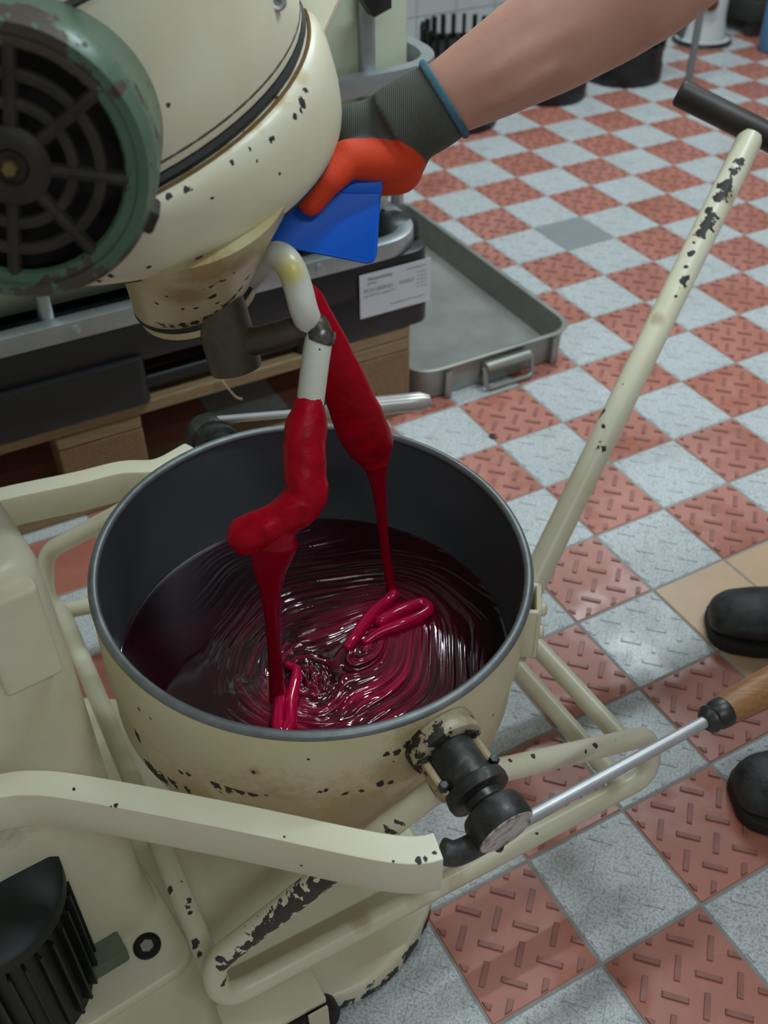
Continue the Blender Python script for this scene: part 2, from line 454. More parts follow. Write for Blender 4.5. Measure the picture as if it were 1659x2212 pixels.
# neck that carries the head, rising out of the pedestal behind the frame
nk = R0 - FW * .30 - SD * .15
MB().sweep([nk + V((0, 0, .55)), nk + V((0, 0, .85)), nk + FW * .05 + V((0, 0, 1.0)), nk + FW * .20 + V((0, 0, 1.06))], [(-.11, -.12), (.11, -.12), (.13, 0), (.11, .12), (-.11, .12), (-.13, 0)], up=FW).build('neck', M_cream, mx, bev=.01)

# yoke arms around the bowl
arm_prof = [(-.0125, -.024), (.0125, -.024), (.0125, .0), (-.0125, .0)]
M_yoke = paint('cream_yoke_enamel', chip=.012, stain=.2)
pf = [(-.50, .52, .42), (-.43, .492, .42), atz(-30, 1702, .42), atz(60, 1690, .42), atz(180, 1702, .42), atz(500, 1762, .42), atz(760, 1817, .42), atz(860, 1834, .42), atz(915, 1834, .42), atz(948, 1826, .42)]
oy = MB().sweep(spline(pf, 6), [(-.013, -.047), (.013, -.047), (.013, 0), (-.013, 0)]).build('yoke_arm', M_yoke, mx, bev=.003)
wear([oy], [(250, 1738, 5), (240, 1742, 3), (615, 1807, 4), (788, 1832, 4), (905, 1860, 7), (918, 1856, 5), (938, 1842, 4), (160, 1705, 3), (650, 1870, 3), (850, 1860, 3)], 'worn_cream_yoke', col=(.73, .70, .54), chip=0, stain=.3, nscale=150)
pb = [(-.46, .70, .44), (-.52, .80, .43), (-.50, .88, .42), atz(0, 1066, .42), atz(160, 1032, .42), atz(260, 1008, .42), atz(340, 1002, .42), (-.235, 1.005, .415)]
MB().sweep(spline(pb, 6), [(-.013, -.043), (.013, -.043), (.013, 0), (-.013, 0)]).build('yoke_arm', M_yoke, mx, bev=.003)

# ---- head
HA = V((.211, .177, -.961)).normalized()
HS, HD, HK = V((-.263, .871, .882)), V((-.183, .862, .819)), V((-.169, .824, .728))
he1, he2, _ = frame(HA)
def circ(c, r, n=72): return [V(c) + (he1 * math.cos(2 * PI * j / n) + he2 * math.sin(2 * PI * j / n)) * r for j in range(n)]
def hspots(lst): return [(*p, r) for p, r in lst]
M_head = paint('cream_head_enamel', stain=.35, chip=0)
up = [(-.010, .2085), (-.013, .2095), (-.05, .2085), (-.128, .206)]
oc = MB().loft([circ(HS + HA * h, r) for h, r in up], True, True).build('head_casing', M_head, mx)
up2 = [(-.132, .205), (-.20, .202), (-.26, .19), (-.29, .16), (-.30, .10), (-.30, .02)]
hc = MB().loft([circ(HS + HA * h, r) for h, r in up2], True, True).build('head_cap', M_head, mx)
def ringtube(name, c, r, q, mat, par):
    mb = MB(); n = 96; rings = []
    for j in range(n):
        a = 2 * PI * j / n; d = he1 * math.cos(a) + he2 * math.sin(a)
        rings.append([V(c) + d * (r + q * math.cos(b)) + HA * (q * math.sin(b)) for b in [2 * PI * k / 6 for k in range(6)]])
    return mb.loft(rings, closed=True).build(name, mat, par)
ringtube('seam_gap', HS + HA * -.130, .203, .004, M_black, mx)
ringtube('seam_gap', HS + HA * -.005, .2065, .0045, M_black, mx)
ringtube('joint_line', HS + HA * -.0165, .2088, .0011, simple('brown_joint', (.05, .03, .015), .7), mx)
br = []
for f, r in ((0, .2060), (0, .2125), (.05, .2142), (.15, .2125), (.3, .2045), (.45, .1955), (.6, .1860), (.72, .1775), (.83, .1690), (.91, .1615), (.97, .1545), (1.0, .1495), (1.025, .142), (1.035, .13)):
    br.append(circ(HS + (HD - HS) * f, r))
ob_ = MB().loft(br, True, True).build('head_bell', M_head, mx)
ringtube('joint_line', HD + HA * .001, .1488, .0014, simple('dark_crack', (.03, .02, .012), .8), mx)
# grime line under the seam of the bell
ringtube('seam_gap', HS + HA * .0008, .2118, .0018, simple('rust_stain', (.16, .085, .02), .8), mx)
# planetary collar
head_pts = [(468, 310, 11), (480, 303, 6), (600, 212, 5), (412, 356, 4), (530, 284, 4), (660, 195, 7), (655, 222, 9), (650, 238, 5), (637, 250, 6), (588, 302, 7), (541, 322, 6), (500, 352, 5), (405, 411, 8), (365, 425, 6), (456, 428, 4), (605, 376, 3), (555, 348, 4), (365, 226, 5), (582, 480, 7), (425, 573, 8), (240, 596, 8), (322, 577, 4), (212, 608, 9), (380, 588, 7), (350, 595, 6), (580, 476, 5)]
wear([oc, ob_], head_pts, 'cream_head_enamel_worn', stain=.4, chip=0, nscale=190, gr=[(640, 160, 26), (600, 215, 22), (550, 268, 20), (480, 320, 18), (400, 372, 16), (440, 565, 30), (520, 535, 30)], grime=(.50, .37, .14))
KT = atpl(430, 480, HD, HA)
cr = []
for f, r in ((-.15, .072), (0, .0735), (.2, .0695), (.45, .0650), (.75, .0605), (1.0, .0572), (1.03, .0560)):
    cr.append(circ(KT.lerp(HK, f), r, 48))
ocl = MB().loft(cr).build('planetary_collar', None, mx)
M_col = wear([ocl], [(452, 620, 10), (458, 641, 9), (482, 606, 7), (430, 556, 5), (350, 702, 10), (372, 704, 9), (396, 702, 10), (420, 696, 11), (444, 688, 12), (466, 676, 11), (486, 660, 10), (504, 643, 9), (520, 624, 8), (534, 600, 8), (425, 665, 5), (395, 668, 4), (338, 655, 5), (505, 590, 5), (470, 655, 4), (360, 640, 4)], 'dirty_cream_collar', col=(.56, .49, .30), stain=1.0, chip=.02, nscale=170, gr=[(450, 590, 60), (520, 570, 40), (400, 640, 50)], grime=(.34, .22, .08))
ringtube('collar_band', HK + HA * .004, .0545, .0035, M_black, mx)
MB().loft([circ(HK + HA * h, r, 48) for h, r in ((.004, .055), (.006, .0565), (.014, .056), (.018, .050))]).build('collar_ring', M_col, mx)
M_oily = simple('oily_dark_metal', (.15, .12, .08), .42, .35, .95, 26)
SH = atd(484, 700, .915); SH2 = atd(508, 785, .925); sa = (SH2 - SH).normalized()
MB().lathe([(.0225, -.03), (.0235, 0), (.0235, .04), (.0225, .0445), (.015, .046)], SH - sa * .002, sa, 32).build('spindle', M_oily, mx)
# bolt lug beside the casing at the top
MB().box(atd(655, 30, .945), .052, .012, .095, ex=RX, ey=RZ, ez=(RY * -1 + RX * .45).normalized()).build('hinge_plate', M_creamclean, mx, bev=.004)
bl = V(hits([oc], [(600, 4, 1)])[0][:3])
MB().lathe([(.0065, 0), (.0065, .006), (.005, .008), (.0028, .0075), (.0028, .003), (0, .003)], bl, -ray(603, 0), 18).build('casing_bolt', M_steel, mx)

# ---- hook: dark lever, two white sleeves
lev = spline([atd(528, 742, .915), atd(590, 727, .902), atd(650, 707, .892), atd(682, 702, .888), atd(694, 718, .886)], 6)
MB().tube(lev, interp([(0, .0125), (.6, .012), (.85, .0112), (1, .0095)]), 18, round_end=True).build('hook_lever', M_oily, mx)
MB().lathe([(.0118, -.004), (.0128, 0), (.0122, .006), (.010, .009)], atd(694, 722, .8855), (atd(686, 770, .886) - atd(694, 722, .8855)), 18).build('lever_tip', simple('worn_bright_steel', (.30, .29, .28), .3, .8, .5, 120), mx)
M_nylon = paint('white_nylon_sleeve', col=(.66, .68, .60), chip=0, stain=.25, rough=.3, spots=[(*atd(690, 755, .875), .0012)], nscale=50)
sl = spline([atd(690, 726, .887), atd(682, 775, .887), atd(675, 830, .889), atd(668, 890, .893)], 6)
MB().tube(sl, .0122, 20).build('hook_sleeve', M_nylon, mx)
tn = NT('yellowed_white_sleeve'); p_ = tn.pos()
dd = tn.vm('DISTANCE', p_, atd(625, 585, .865)); sm_ = tn.noise(p_, 60, 4)
tn.set(Base_Color=tn.mix(tn.mr(tn.math('ADD', dd, tn.math('MULTIPLY', sm_, .012)), .022, .010), (.68, .70, .62), (.62, .52, .05)), Roughness=.3)
el = spline([atd(490, 640, .955), atd(532, 606, .935), atd(572, 567, .905), atd(603, 553, .882), atd(628, 578, .872), atd(644, 622, .874), atd(656, 668, .878), atd(672, 710, .895)], 6)
MB().tube(el, .0122, 20).build('hook_sleeve', tn.m, mx)

# ---- electric motor on the head
MC = atd(20, 366, .66); ma = V((-.14, .975, -.10)).normalized()
M_green = paint('rusty_green_enamel', col=(.070, .135, .090), chip=.20, stain=1.0, chipcol=(.052, .040, .026), nscale=24, rough=.33)
M_rust = simple('dark_rusty_iron', (.060, .050, .034), .6, .3, .5, 50)
mt = MB().lathe([(.070, .012), (.073, .004), (.079, .003), (.0835, .012), (.0845, .035), (.0845, .11), (.081, .118), (.077, .12)], MC, ma, 64, cap0=False).build('motor_cover', M_green, mx)
MB().lathe([(.078, .10), (.078, .24), (.066, .26)], MC, ma, 48).build('motor_body', M_green, mx)
MB().lathe([(.074, .010), (.074, .045), (.0, .045)], MC, ma, 48, cap0=False, cap1=False).build('motor_cavity', M_black, mx)
m1, m2, _ = frame(ma)
def mring(r, q, h=.010, n=48):
    rings = []
    for j in range(n):
        a = 2 * PI * j / n; d = m1 * math.cos(a) + m2 * math.sin(a)
        rings.append([MC + ma * (h + q * .7 * math.sin(b)) + d * (r + q * math.cos(b)) for b in [2 * PI * k / 8 for k in range(8)]])
    return MB().loft(rings, closed=True)
for r, q in ((.0705, .0060), (.051, .0042), (.035, .0040)):
    mring(r, q).build('grille_ring', M_green if r > .06 else M_rust, mt)
for k in range(8):
    a = 2 * PI * (k + .25) / 8; d = m1 * math.cos(a) + m2 * math.sin(a)
    MB().tube([MC + ma * .0105 + d * .018, MC + ma * .0105 + d * .067], .0046, 8).build('grille_spoke', M_rust, mt)
MB().lathe([(.023, .012), (.023, .006), (.019, .003), (.011, .003), (.009, .006), (0, .006)], MC, ma, 28).build('grille_hub', M_rust, mt)
MB().lathe([(.0055, .006), (.0055, .0), (.004, -.002), (0, -.002)], MC, ma, 6).build('hub_bolt', simple('dull_brass', (.22, .17, .06), .4, .8), mt)
for k in (-1.62, .52, 2.6):
    d = m1 * math.cos(k) + m2 * math.sin(k)
    MB().box(MC + ma * .03 + d * .083, .016, .030, .012, ex=ma.cross(d), ey=ma, ez=d).build('cover_lug', M_rust, mt, bev=.003)
# ---- lower motor on the base
LC = V((-.392, .505, .055))
lm = MB().lathe([(.070, 0), (.070, .17), (.072, .175), (.078, .180), (.078, .196), (.070, .203), (.03, .205)], LC, (0, 0, 1), 48).build('base_motor', simple('black_green_motor_iron', (.010, .016, .014), .5, .2, .4, 30), mx)
for k in range(30):
    a = 2 * PI * k / 30; d = V((math.cos(a), math.sin(a), 0))
    MB().box(LC + d * .0725 + V((0, 0, .09)), .012, .003, .15, ex=d, ey=V((-d.y, d.x, 0))).build('cooling_fin', lm.data.materials[0], lm)
MB().box(LC + FW * .055 + V((0, 0, .012)), .10, .07, .022, ex=FW, ey=SD).build('motor_foot', simple('dull_green_grey_paint', (.14, .17, .11), .5), lm, bev=.003)

# ================================================================== the bowl
BN = V((.0436, -.0261, .9987)).normalized(); BC = V((-.0705, .7424, .4749)); TD = V((.49, -.872, 0)).normalized()
bo = thing('mixing_bowl', 'large round cream mixing bowl with steel lining full of dark red syrup', 'bowl', BC - BN * .25)
P = []
def bpt(ang, r, h): e1, e2, a = frame(BN); return BC + BN * h + (e1 * math.cos(ang) + e2 * math.sin(ang)) * r
M_lin = simple('dull_steel_lining', (.135, .150, .165), .40, .25, .25, 7)
M_rim = simple('worn_steel_rim', (.30, .33, .33), .45, .6, .3, 60)
MB().lathe([(.2178, -.007), (.2184, -.012), (.2184, -.090), (.2176, -.095), (.2148, -.097), (.2145, -.16), (.205, -.19), (.17, -.225), (.11, -.25), (.0, -.26)], BC, BN, 128, False, True).build('bowl_shell', None, bo)
bsh = bo.children[0] if bo.children else [o for o in bpy.data.objects if o.name == 'bowl_shell'][0]
bw = [(256, 1548, 18), (268, 1578, 24), (284, 1608, 30), (305, 1640, 30), (328, 1664, 24), (350, 1680, 16), (375, 1692, 12), (405, 1706, 8), (298, 1592, 12), (390, 1668, 8), (408, 1674, 7), (470, 1698, 13), (490, 1703, 13), (520, 1711, 11), (545, 1715, 8), (575, 1719, 5), (690, 1712, 7), (705, 1707, 6), (745, 1714, 6), (780, 1707, 7), (820, 1695, 9), (845, 1688, 9), (835, 1630, 7), (860, 1624, 9), (850, 1645, 8), (882, 1608, 11), (300, 1532, 4), (325, 1552, 4), (548, 1668, 5), (665, 1640, 3), (1065, 1545, 3), (1020, 1640, 3)]
wear([bsh], bw, 'cream_bowl_enamel', col=(.72, .66, .44), stain=.45, chip=0, nscale=130, gr=[(900, 1590, 60), (600, 1770, 150), (760, 1770, 140), (430, 1735, 90), (870, 1660, 80), (550, 1668, 14), (300, 1640, 60)], grime=(.40, .28, .12))
MB().lathe([(.2115, -.005), (.2110, -.02), (.2108, -.155), (.200, -.188), (.165, -.220), (.10, -.245), (0, -.253)], BC, BN, 128, False, True).build('steel_lining', M_lin, bo)
rp = [(.2110 + .0035 + .0050 * math.cos(a), -.0045 + .0045 * math.sin(a)) for a in [2 * PI * k / 10 for k in range(10)]]
e1_, e2_, _ = frame(BN)
MB().loft([[BC + BN * h + (e1_ * math.cos(2 * PI * j / 128) + e2_ * math.sin(2 * PI * j / 128)) * r for r, h in rp] for j in range(128)], closed=True).build('rim', M_rim, bo)
# trunnions
tw = NT('greasy_black_bearing'); tw.set(Base_Color=tw.ramp(tw.noise(tw.pos(), 38, 6, .7, .8), [(.42, (.016, .016, .014)), (.60, (.040, .041, .037)), (.74, (.13, .12, .10))]), Roughness=tw.mr(tw.noise(tw.pos(), 60), .3, .7, .3, .6), Metallic=.2); tw.bump(tw.noise(tw.pos(), 90, 5, .7), .4, .0015); M_bearing = tw.m
tw = NT('worn_grey_face'); tw.set(Base_Color=tw.ramp(tw.noise(tw.pos(), 45, 6, .7, 1.0), [(.40, (.10, .09, .08)), (.52, (.52, .47, .44)), (.7, (.62, .58, .55))]), Roughness=.5); M_worn = tw.m
Pa, Pb = atz(955, 1598, .418), atz(1094, 1798, .405)
def mirror(p): p = V(p); d = (p - BC); d.z = 0; return p - TD * (2 * d.dot(TD))
M_sad = paint('chipped_cream_saddle', stain=.6, chip=.06, nscale=60, spots=[(*(Pa + V((.0, -.012, .016))), .016), (*(Pa + V((-.022, -.014, -.004))), .018), (*(Pa + V((.024, -.004, .0))), .014)], grimespots=[(*Pa, .05)], grime=(.20, .12, .04))
M_clamp = paint('chipped_cream_clamp', col=(.42, .33, .20), stain=.9, chip=.17, nscale=55)
for sgn in (0, 1):
    A, B_ = (Pa, Pb) if sgn == 0 else (mirror(Pa), mirror(Pb))
    if sgn: q_ = (B_ - A).normalized() * .028; B_ = B_ + q_; A = A + q_
    ax = (B_ - A).normalized(); L = (B_ - A).length
    cx = ax.cross(V((0, 0, 1))).normalized(); cz = cx.cross(ax)
    MB().sweep([A - ax * .010, A + ax * .012], [(.036 * math.cos(t), .034 * math.sin(t)) for t in [2 * PI * k / 20 for k in range(20)]]).build('trunnion_saddle', M_sad, bo, bev=.004)
    MB().lathe([(.0275, -.004), (.028, .004), (.0225, .009), (.0225, L * .48), (.0285, L * .51), (.0295, L * .57), (.0285, L * .62), (.018, L * .64)], A, ax, 40).build('bearing_barrel', M_bearing, bo)
    for s in (-1, 1):
        MB().box(A + cx * (s * .0262) + ax * (L * .27) - cz * .004, .008, L * .44, .016, ex=cx, ey=ax, ez=cz).build('bearing_clamp', M_clamp, bo, bev=.003)
        for q in (.10, .42):
            MB().lathe([(.005, 0), (.005, .006), (.0035, .008)], A + cx * (s * .0262) + ax * (L * q) + cz * .003, cz, 6).build('clamp_bolt', M_bearing, bo)
    kb = MB().lathe([(.0175, L * .62), (.0165, L * .70), (.019, L * .73), (.0265, L * .76), (.0285, L * .80), (.0285, L * .97), (.027, L * 1.0)], A, ax, 40).build('trunnion_knob', M_bearing, bo)
    MB().lathe([(.027, L * .99), (.0265, L * 1.008), (.01, L * 1.014), (0, L * 1.015)], A, ax, 36).build('knob_face', M_worn, kb)
    MB().lathe([(.0045, 0), (.0045, .006), (.003, .008)], A + ax * (L * .97) - cz * .029, -cz, 10).build('grease_nipple', M_bearing, kb)
    # keeper between yoke arm end and knob
    if sgn == 0:
        MB().tube(spline([atz(955, 1838, .40), atz(990, 1842, .395), B_ - cz * .026 - ax * .012], 5), .011, 12).build('yoke_keeper', M_bearing, bo)
# lever rods
Rz = .406
r0, r1, r2, r3 = atz(1138, 1768, Rz), atz(1528, 1556, Rz), atz(1556, 1540, Rz), atz(1800, 1408, Rz)
lv = MB().tube([r0, r0.lerp(r1, .5), r1], .0058, 14).build('lever_rod', M_steel, bo)
MB().lathe([(.008, -.004), (.0125, .0), (.0135, .003), (.0118, .007), (.0142, .011), (.0148, .020), (.0140, .024)], r1, r3 - r1, 24).build('ferrule', simple('dark_ferrule', (.09, .09, .085), .4, .8, .3, 50), lv)
hl = (r3 - r2).length
MB().lathe([(.0125, -.002), (.0150, .006), (.0172, hl * .3), (.0180, hl * .6), (.0168, hl * .9), (.010, hl)], r2, r3 - r2, 28).build('wooden_grip', M_handlewood, lv)
q0, q1, q2 = atz(470, 907, .424), atz(715, 886, .424), atz(918, 866, .424)
lv2 = MB().tube([q0, q0.lerp(q1, .5), q1], .0052, 12).build('lever_rod', M_steel, bo)
hl = (q2 - q1).length
MB().lathe([(.0055, -.01), (.0105, .0), (.0120, hl * .2), (.0122, hl * .8), (.0125, hl * .95), (.008, hl * 1.05), (0, hl * 1.07)], q1, q2 - q1, 20).build('metal_grip', simple('pale_worn_grip', (.55, .53, .50), .35, .5, .2, 40), lv2)
# bolted lug on the right flank
lg = atz(1160, 1348, .40); ln = (lg - V((BC.x, BC.y, lg.z))).normalized(); lt = V((-ln.y, ln.x, 0)); 
lc = V((BC.x, BC.y, .405)) + ln * .226
lb = MB().box(lc, .006, .046, .066, ex=lt * 0 + ln, ey=lt).build('bowl_lug', M_creamclean, bo, bev=.003)
MB().box(lc - ln * .006 - lt * .019, .016, .006, .066, ex=ln, ey=lt).build('lug_web', M_creamclean, lb, bev=.002)
MB().box(lc - ln * .006 + lt * .019, .016, .006, .066, ex=ln, ey=lt).build('lug_web', M_creamclean, lb, bev=.002)
for z in (-.016, .017):
    MB().lathe([(.0072, 0), (.0072, .004), (.0045, .0065), (0, .007)], lc + ln * .003 + V((0, 0, z)), ln, 10).build('lug_bolt', M_creamclean, lb)

# ================================================================== red syrup in the bowl
LZ = .335; LC2 = V((BC.x - .0061, BC.y + .0036, LZ))
def mk_syrup(name, c_deep, c_fresh, rough=.07):
    t = NT(name)
    at = t.n('ShaderNodeAttribute', attribute_name='fresh'); f = at.outputs['Fac']
    c = t.mix(f, c_deep, c_fresh)
    t.set(Base_Color=c, Roughness=rough, Specular_IOR_Level=.5, Coat_Weight=.3, Coat_Roughness=.04)
    return t.m
M_syr = mk_syrup('dark_red_syrup', (.022, .0010, .0055), (.46, .0020, .058))
def liquid():
    NR, NA = 240, 600; Rm = .2112
    c1, c2 = atz(670, 1455, LZ), atz(800, 1395, LZ)
    vs, fr = [], []
    f2 = atz(845, 1345, LZ); f1 = atz(612, 1540, LZ)
    def hgt(p):
        q = p + V((noise.noise(V((p.x * 9, p.y * 9, 1.3))), noise.noise(V((p.x * 9, p.y * 9, 7.7))), 0)) * .026
        q += V((noise.noise(V((p.x * 26, p.y * 26, 3.3))), noise.noise(V((p.x * 26, p.y * 26, 5.7))), 0)) * .007 * math.exp(-((p - c1).length / .09) ** 2)
        d1 = q - c1; phi = math.atan2(d1.y, d1.x)
        ra, rb_ = (q - c1).length, (q - c2).length
        rho = -math.log(math.exp(-45 * ra) + .8 * math.exp(-45 * rb_)) / 45 + .02
        # streaks drawn out along the flow: noise that is fine across the spiral and long along it
        u = rho + .0050 * phi * ss(0, .05, ra)
        cph, sph = math.cos(phi), math.sin(phi)
        s1_ = noise.noise(V((u * 150, cph * 1.1, sph * 1.1 + 3)))
        s2_ = noise.noise(V((u * 330, cph * 2.0 + 5, sph * 2.0)))
        s3_ = noise.noise(V((u * 620, cph * 3.5, sph * 3.5 + 9)))
        side = ss(-.125, -.02, (p - c1).x + .20 * (p - c1).y)
        edge = 1 - .75 * ss(.160, .206, (p - LC2).length)
        patch = ss(-.30, .30, noise.noise(V((p.x * 9 + 3, p.y * 9, 9.0))) + .12)
        amp = side * edge * (.25 + .75 * patch)
        h = amp * (.0030 * s1_ + .0021 * s2_ + .0009 * s3_)
        h += .0030 * math.exp(-(((p - f2).length / .040) ** 2)) + .0030 * math.exp(-(((p - f1).length / .035) ** 2))
        lump = math.exp(-((p - c1).length / .060) ** 2)
        h += (.0030 * noise.noise(V((p.x * 42, p.y * 42, 4))) + .0035 * noise.noise(V((p.x * 20, p.y * 20, 14)))) * lump + .0005 * noise.noise(V((p.x * 8, p.y * 8, 2)))
        h += .00012 * noise.noise(V((p.x * 60, p.y * 25, 12))) * (1 - side)
        w = max(0, ((p - LC2).length - .205) / .0065); h += .0018 * w * w
        g = math.exp(-((p - f2).length / .045) ** 2) * .55 + math.exp(-((p - f1).length / .028) ** 2) * .6
        streak = ss(-.25, .45, s1_ * .7 + s2_ * .6)
        pr_ = (p - c1).length; e_ = (p - c1)
        tail = math.exp(-((pr_ - .080) / .042) ** 2) * ss(.05, -.05, e_.y - .3 * e_.x) * ss(-.03, .05, e_.x)
        g += 1.0 * tail * (.2 + .8 * streak) + .40 * side * streak * math.exp(-(pr_ / .10) ** 2) + .04 * side * streak
        return h, min(1, g)
    vs.append(V((LC2.x, LC2.y, LZ)) + V((0, 0, hgt(V((LC2.x, LC2.y, LZ)))[0]))); fr.append(.1)
    for i in range(1, NR + 1):
        r = Rm * i / NR
        for j in range(NA):
            a = 2 * PI * j / NA; p = V((LC2.x + r * math.cos(a), LC2.y + r * math.sin(a), LZ)); h, g = hgt(p)
            vs.append(V((p.x, p.y, LZ + h))); fr.append(g)
    fs = [(0, 1 + j, 1 + (j + 1) % NA) for j in range(NA)]
    for i in range(NR - 1):
        a, b = 1 + i * NA, 1 + (i + 1) * NA
        for j in range(NA):
            k = (j + 1) % NA; fs.append((a + j, b + j, b + k, a + k))
    # body of the syrup below the surface
    n0 = len(vs); low = [(.2095, LZ - .015), (.190, LZ - .045), (.15, LZ - .075), (.09, LZ - .098)]
    for r, z in low:
        for j in range(NA):
            a = 2 * PI * j / NA; vs.append(V((LC2.x + r * math.cos(a), LC2.y + r * math.sin(a), z))); fr.append(0)
    prev = 1 + (NR - 1) * NA
    for q in range(len(low)):
        b = n0 + q * NA
        for j in range(NA):
            k = (j + 1) % NA; fs.append((prev + j, b + j, b + k, prev + k))
        prev = b
    fs.append(tuple(prev + j for j in range(NA)))
    me = bpy.data.meshes.new('syrup_pool'); me.from_pydata([tuple(v) for v in vs], [], fs)
    at = me.attributes.new('fresh', 'FLOAT', 'POINT'); at.data.foreach_set('value', fr)
    me.shade_smooth(); return me
sy = obj('syrup_pool', liquid(), M_syr)
tag(sy, 'glossy dark red syrup swirling in the big cream bowl', 'syrup')

M_coat = NT('crimson_syrup_coat'); p_ = M_coat.pos()
M_coat.set(Base_Color=M_coat.ramp(M_coat.noise(p_, 42, 6, .65, .8), [(.38, (.44, .0008, .014)), (.62, (.31, .0005, .009)), (.78, (.20, .0004, .006))]), Roughness=.38, Specular_IOR_Level=.14, Subsurface_Weight=.12, Subsurface_Radius=(.010, .001, .002), Subsurface_Scale=.4)
M_coat.bump(M_coat.noise(p_, 48, 4, .5, .8), .5, .003); M_coat = M_coat.m
M_strand = NT('crimson_syrup_strand')
M_strand.set(Base_Color=(.30, .0005, .012), Roughness=.16, Specular_IOR_Level=.25, Subsurface_Weight=.25, Subsurface_Radius=(.012, .001, .002), Subsurface_Scale=.4); M_strand = M_strand.m
M_rope = NT('bright_folded_syrup')
M_rope.set(Base_Color=(.55, .002, .06), Roughness=.07, Subsurface_Weight=.3, Subsurface_Radius=(.015, .001, .003), Subsurface_Scale=.5); M_rope = M_rope.m

def wob(me, amp, sc):
    for v in me.vertices:
        n = noise.noise_vector(v.co * sc); v.co += n * amp
    return me
# near strand: coat on the hook, drip, folded rope
s1 = thing('syrup_strand', 'red syrup coating the bent hook end and dripping to the front of the bowl', 'syrup strand', (-.105, .662, LZ), 'syrup strands dripping from the hook')
hk = [(668, 868, .8915), (664, 905, .893), (659, 960, .894), (660, 1020, .896), (662, 1062, .898), (640, 1095, .900), (605, 1122, .901), (565, 1142, .902), (530, 1156, .903)]
rk = [.0132, .0175, .0192, .0188, .0192, .0190, .0180, .0175, .0165]
tab = [(i / (len(rk) - 1), r) for i, r in enumerate(rk)]
mb = MB().tube(spline([atd(*q) for q in hk], 8), interp(tab), 28, round_end=True)
me = wob(mb.mesh('coat', ang=80), .0016, 95); me = wob(me, .0014, 42); obj('hook_coat', me, M_coat, s1)
def strand(tabpx, Y, n=24, fl=.6):
    path = [aty(x, y, Y) for x, y, r in tabpx]
    rad = [r * (p - CAM).length / FPX for (x, y, r), p in zip(tabpx, path)]
    L = [0]
    for a, b in zip(path, path[1:]): L.append(L[-1] + (b - a).length)
    f = interp([(l / L[-1], r) for l, r in zip(L, rad)])
    pts = []
    return MB().tube(spline(path, 6), f, n, flat=(1, fl), up=(0, 1, 0), round_end=True)
d1 = [(600, 1128, 18), (598, 1148, 40), (593, 1170, 52), (587, 1198, 46), (583, 1230, 36), (584, 1275, 24), (588, 1330, 17), (592, 1390, 15), (595, 1450, 15), (598, 1510, 16), (600, 1545, 18)]
strand(d1, .669).build('drip', M_strand, s1, ang=80)
zz = LZ + .006
rope1 = [(622, 1436, .004), (640, 1448, .006), (636, 1480, .007), (628, 1520, .008), (626, 1562, .008), (612, 1586, .007), (600, 1570, .008), (602, 1530, .010), (606, 1490, .010)]
MB().tube(spline([atz(x, y, LZ + h) for x, y, h in rope1], 8), interp([(0, .004), (.2, .0062), (.6, .0068), (1, .0058)]), 16, round_end=True).build('folded_rope', M_rope, s1, ang=80)
# far strand
s2 = thing('syrup_strand', 'long red syrup sheet hanging off the far hook sleeve into the bowl middle', 'syrup strand', (0, .82, LZ), 'syrup strands dripping from the hook')
bl_ = [(650, 596, .885, 6), (664, 640, .893, 30), (682, 690, .902, 40), (708, 750, .915, 44), (738, 820, .938, 50), (768, 890, .965, 54), (790, 940, .990, 55), (802, 966, 1.008, 50), (808, 990, 1.022, 36), (812, 1010, 1.028, 26)]
path = [atd(x, y, d) for x, y, d, r in bl_]; rad = [r * d / FPX for x, y, d, r in bl_]
L = [0]
for a, b in zip(path, path[1:]): L.append(L[-1] + (b - a).length)
tb = MB().tube(spline(path, 8), interp([(l / L[-1], r) for l, r in zip(L, rad)]), 28, flat=(1, .55), up=RZ)
me = wob(tb.mesh('sheet', ang=80), .0012, 45); obj('syrup_sheet', me, M_coat, s2)
d2 = [(806, 984, 36), (812, 1012, 24), (817, 1045, 17), (822, 1090, 13), (828, 1150, 10.5), (835, 1210, 9.5), (842, 1255, 10), (848, 1283, 14)]
strand(d2, .822, fl=.8).build('drip', M_strand, s2, ang=80)
rope2 = [(850, 1284, .012), (838, 1296, .009), (812, 1318, .007), (786, 1348, .005), (764, 1380, .003), (752, 1396, .001)]
MB().tube(spline([atz(x, y, LZ + h) for x, y, h in rope2], 8), interp([(0, .0065), (.5, .0075), (1, .0055)]), 16, round_end=True).build('folded_rope', M_rope, s2, ang=80)
rope3 = [(790, 1386, .002), (820, 1366, .005), (862, 1350, .006), (902, 1334, .006), (926, 1316, .006), (912, 1302, .007), (880, 1312, .007), (850, 1326, .006), (822, 1342, .005)]
MB().tube(spline([atz(x, y, LZ + h) for x, y, h in rope3], 8), interp([(0, .0045), (.3, .0068), (.55, .0062), (1, .0075)]), 16, round_end=True).build('folded_rope', M_rope, s2, ang=80)

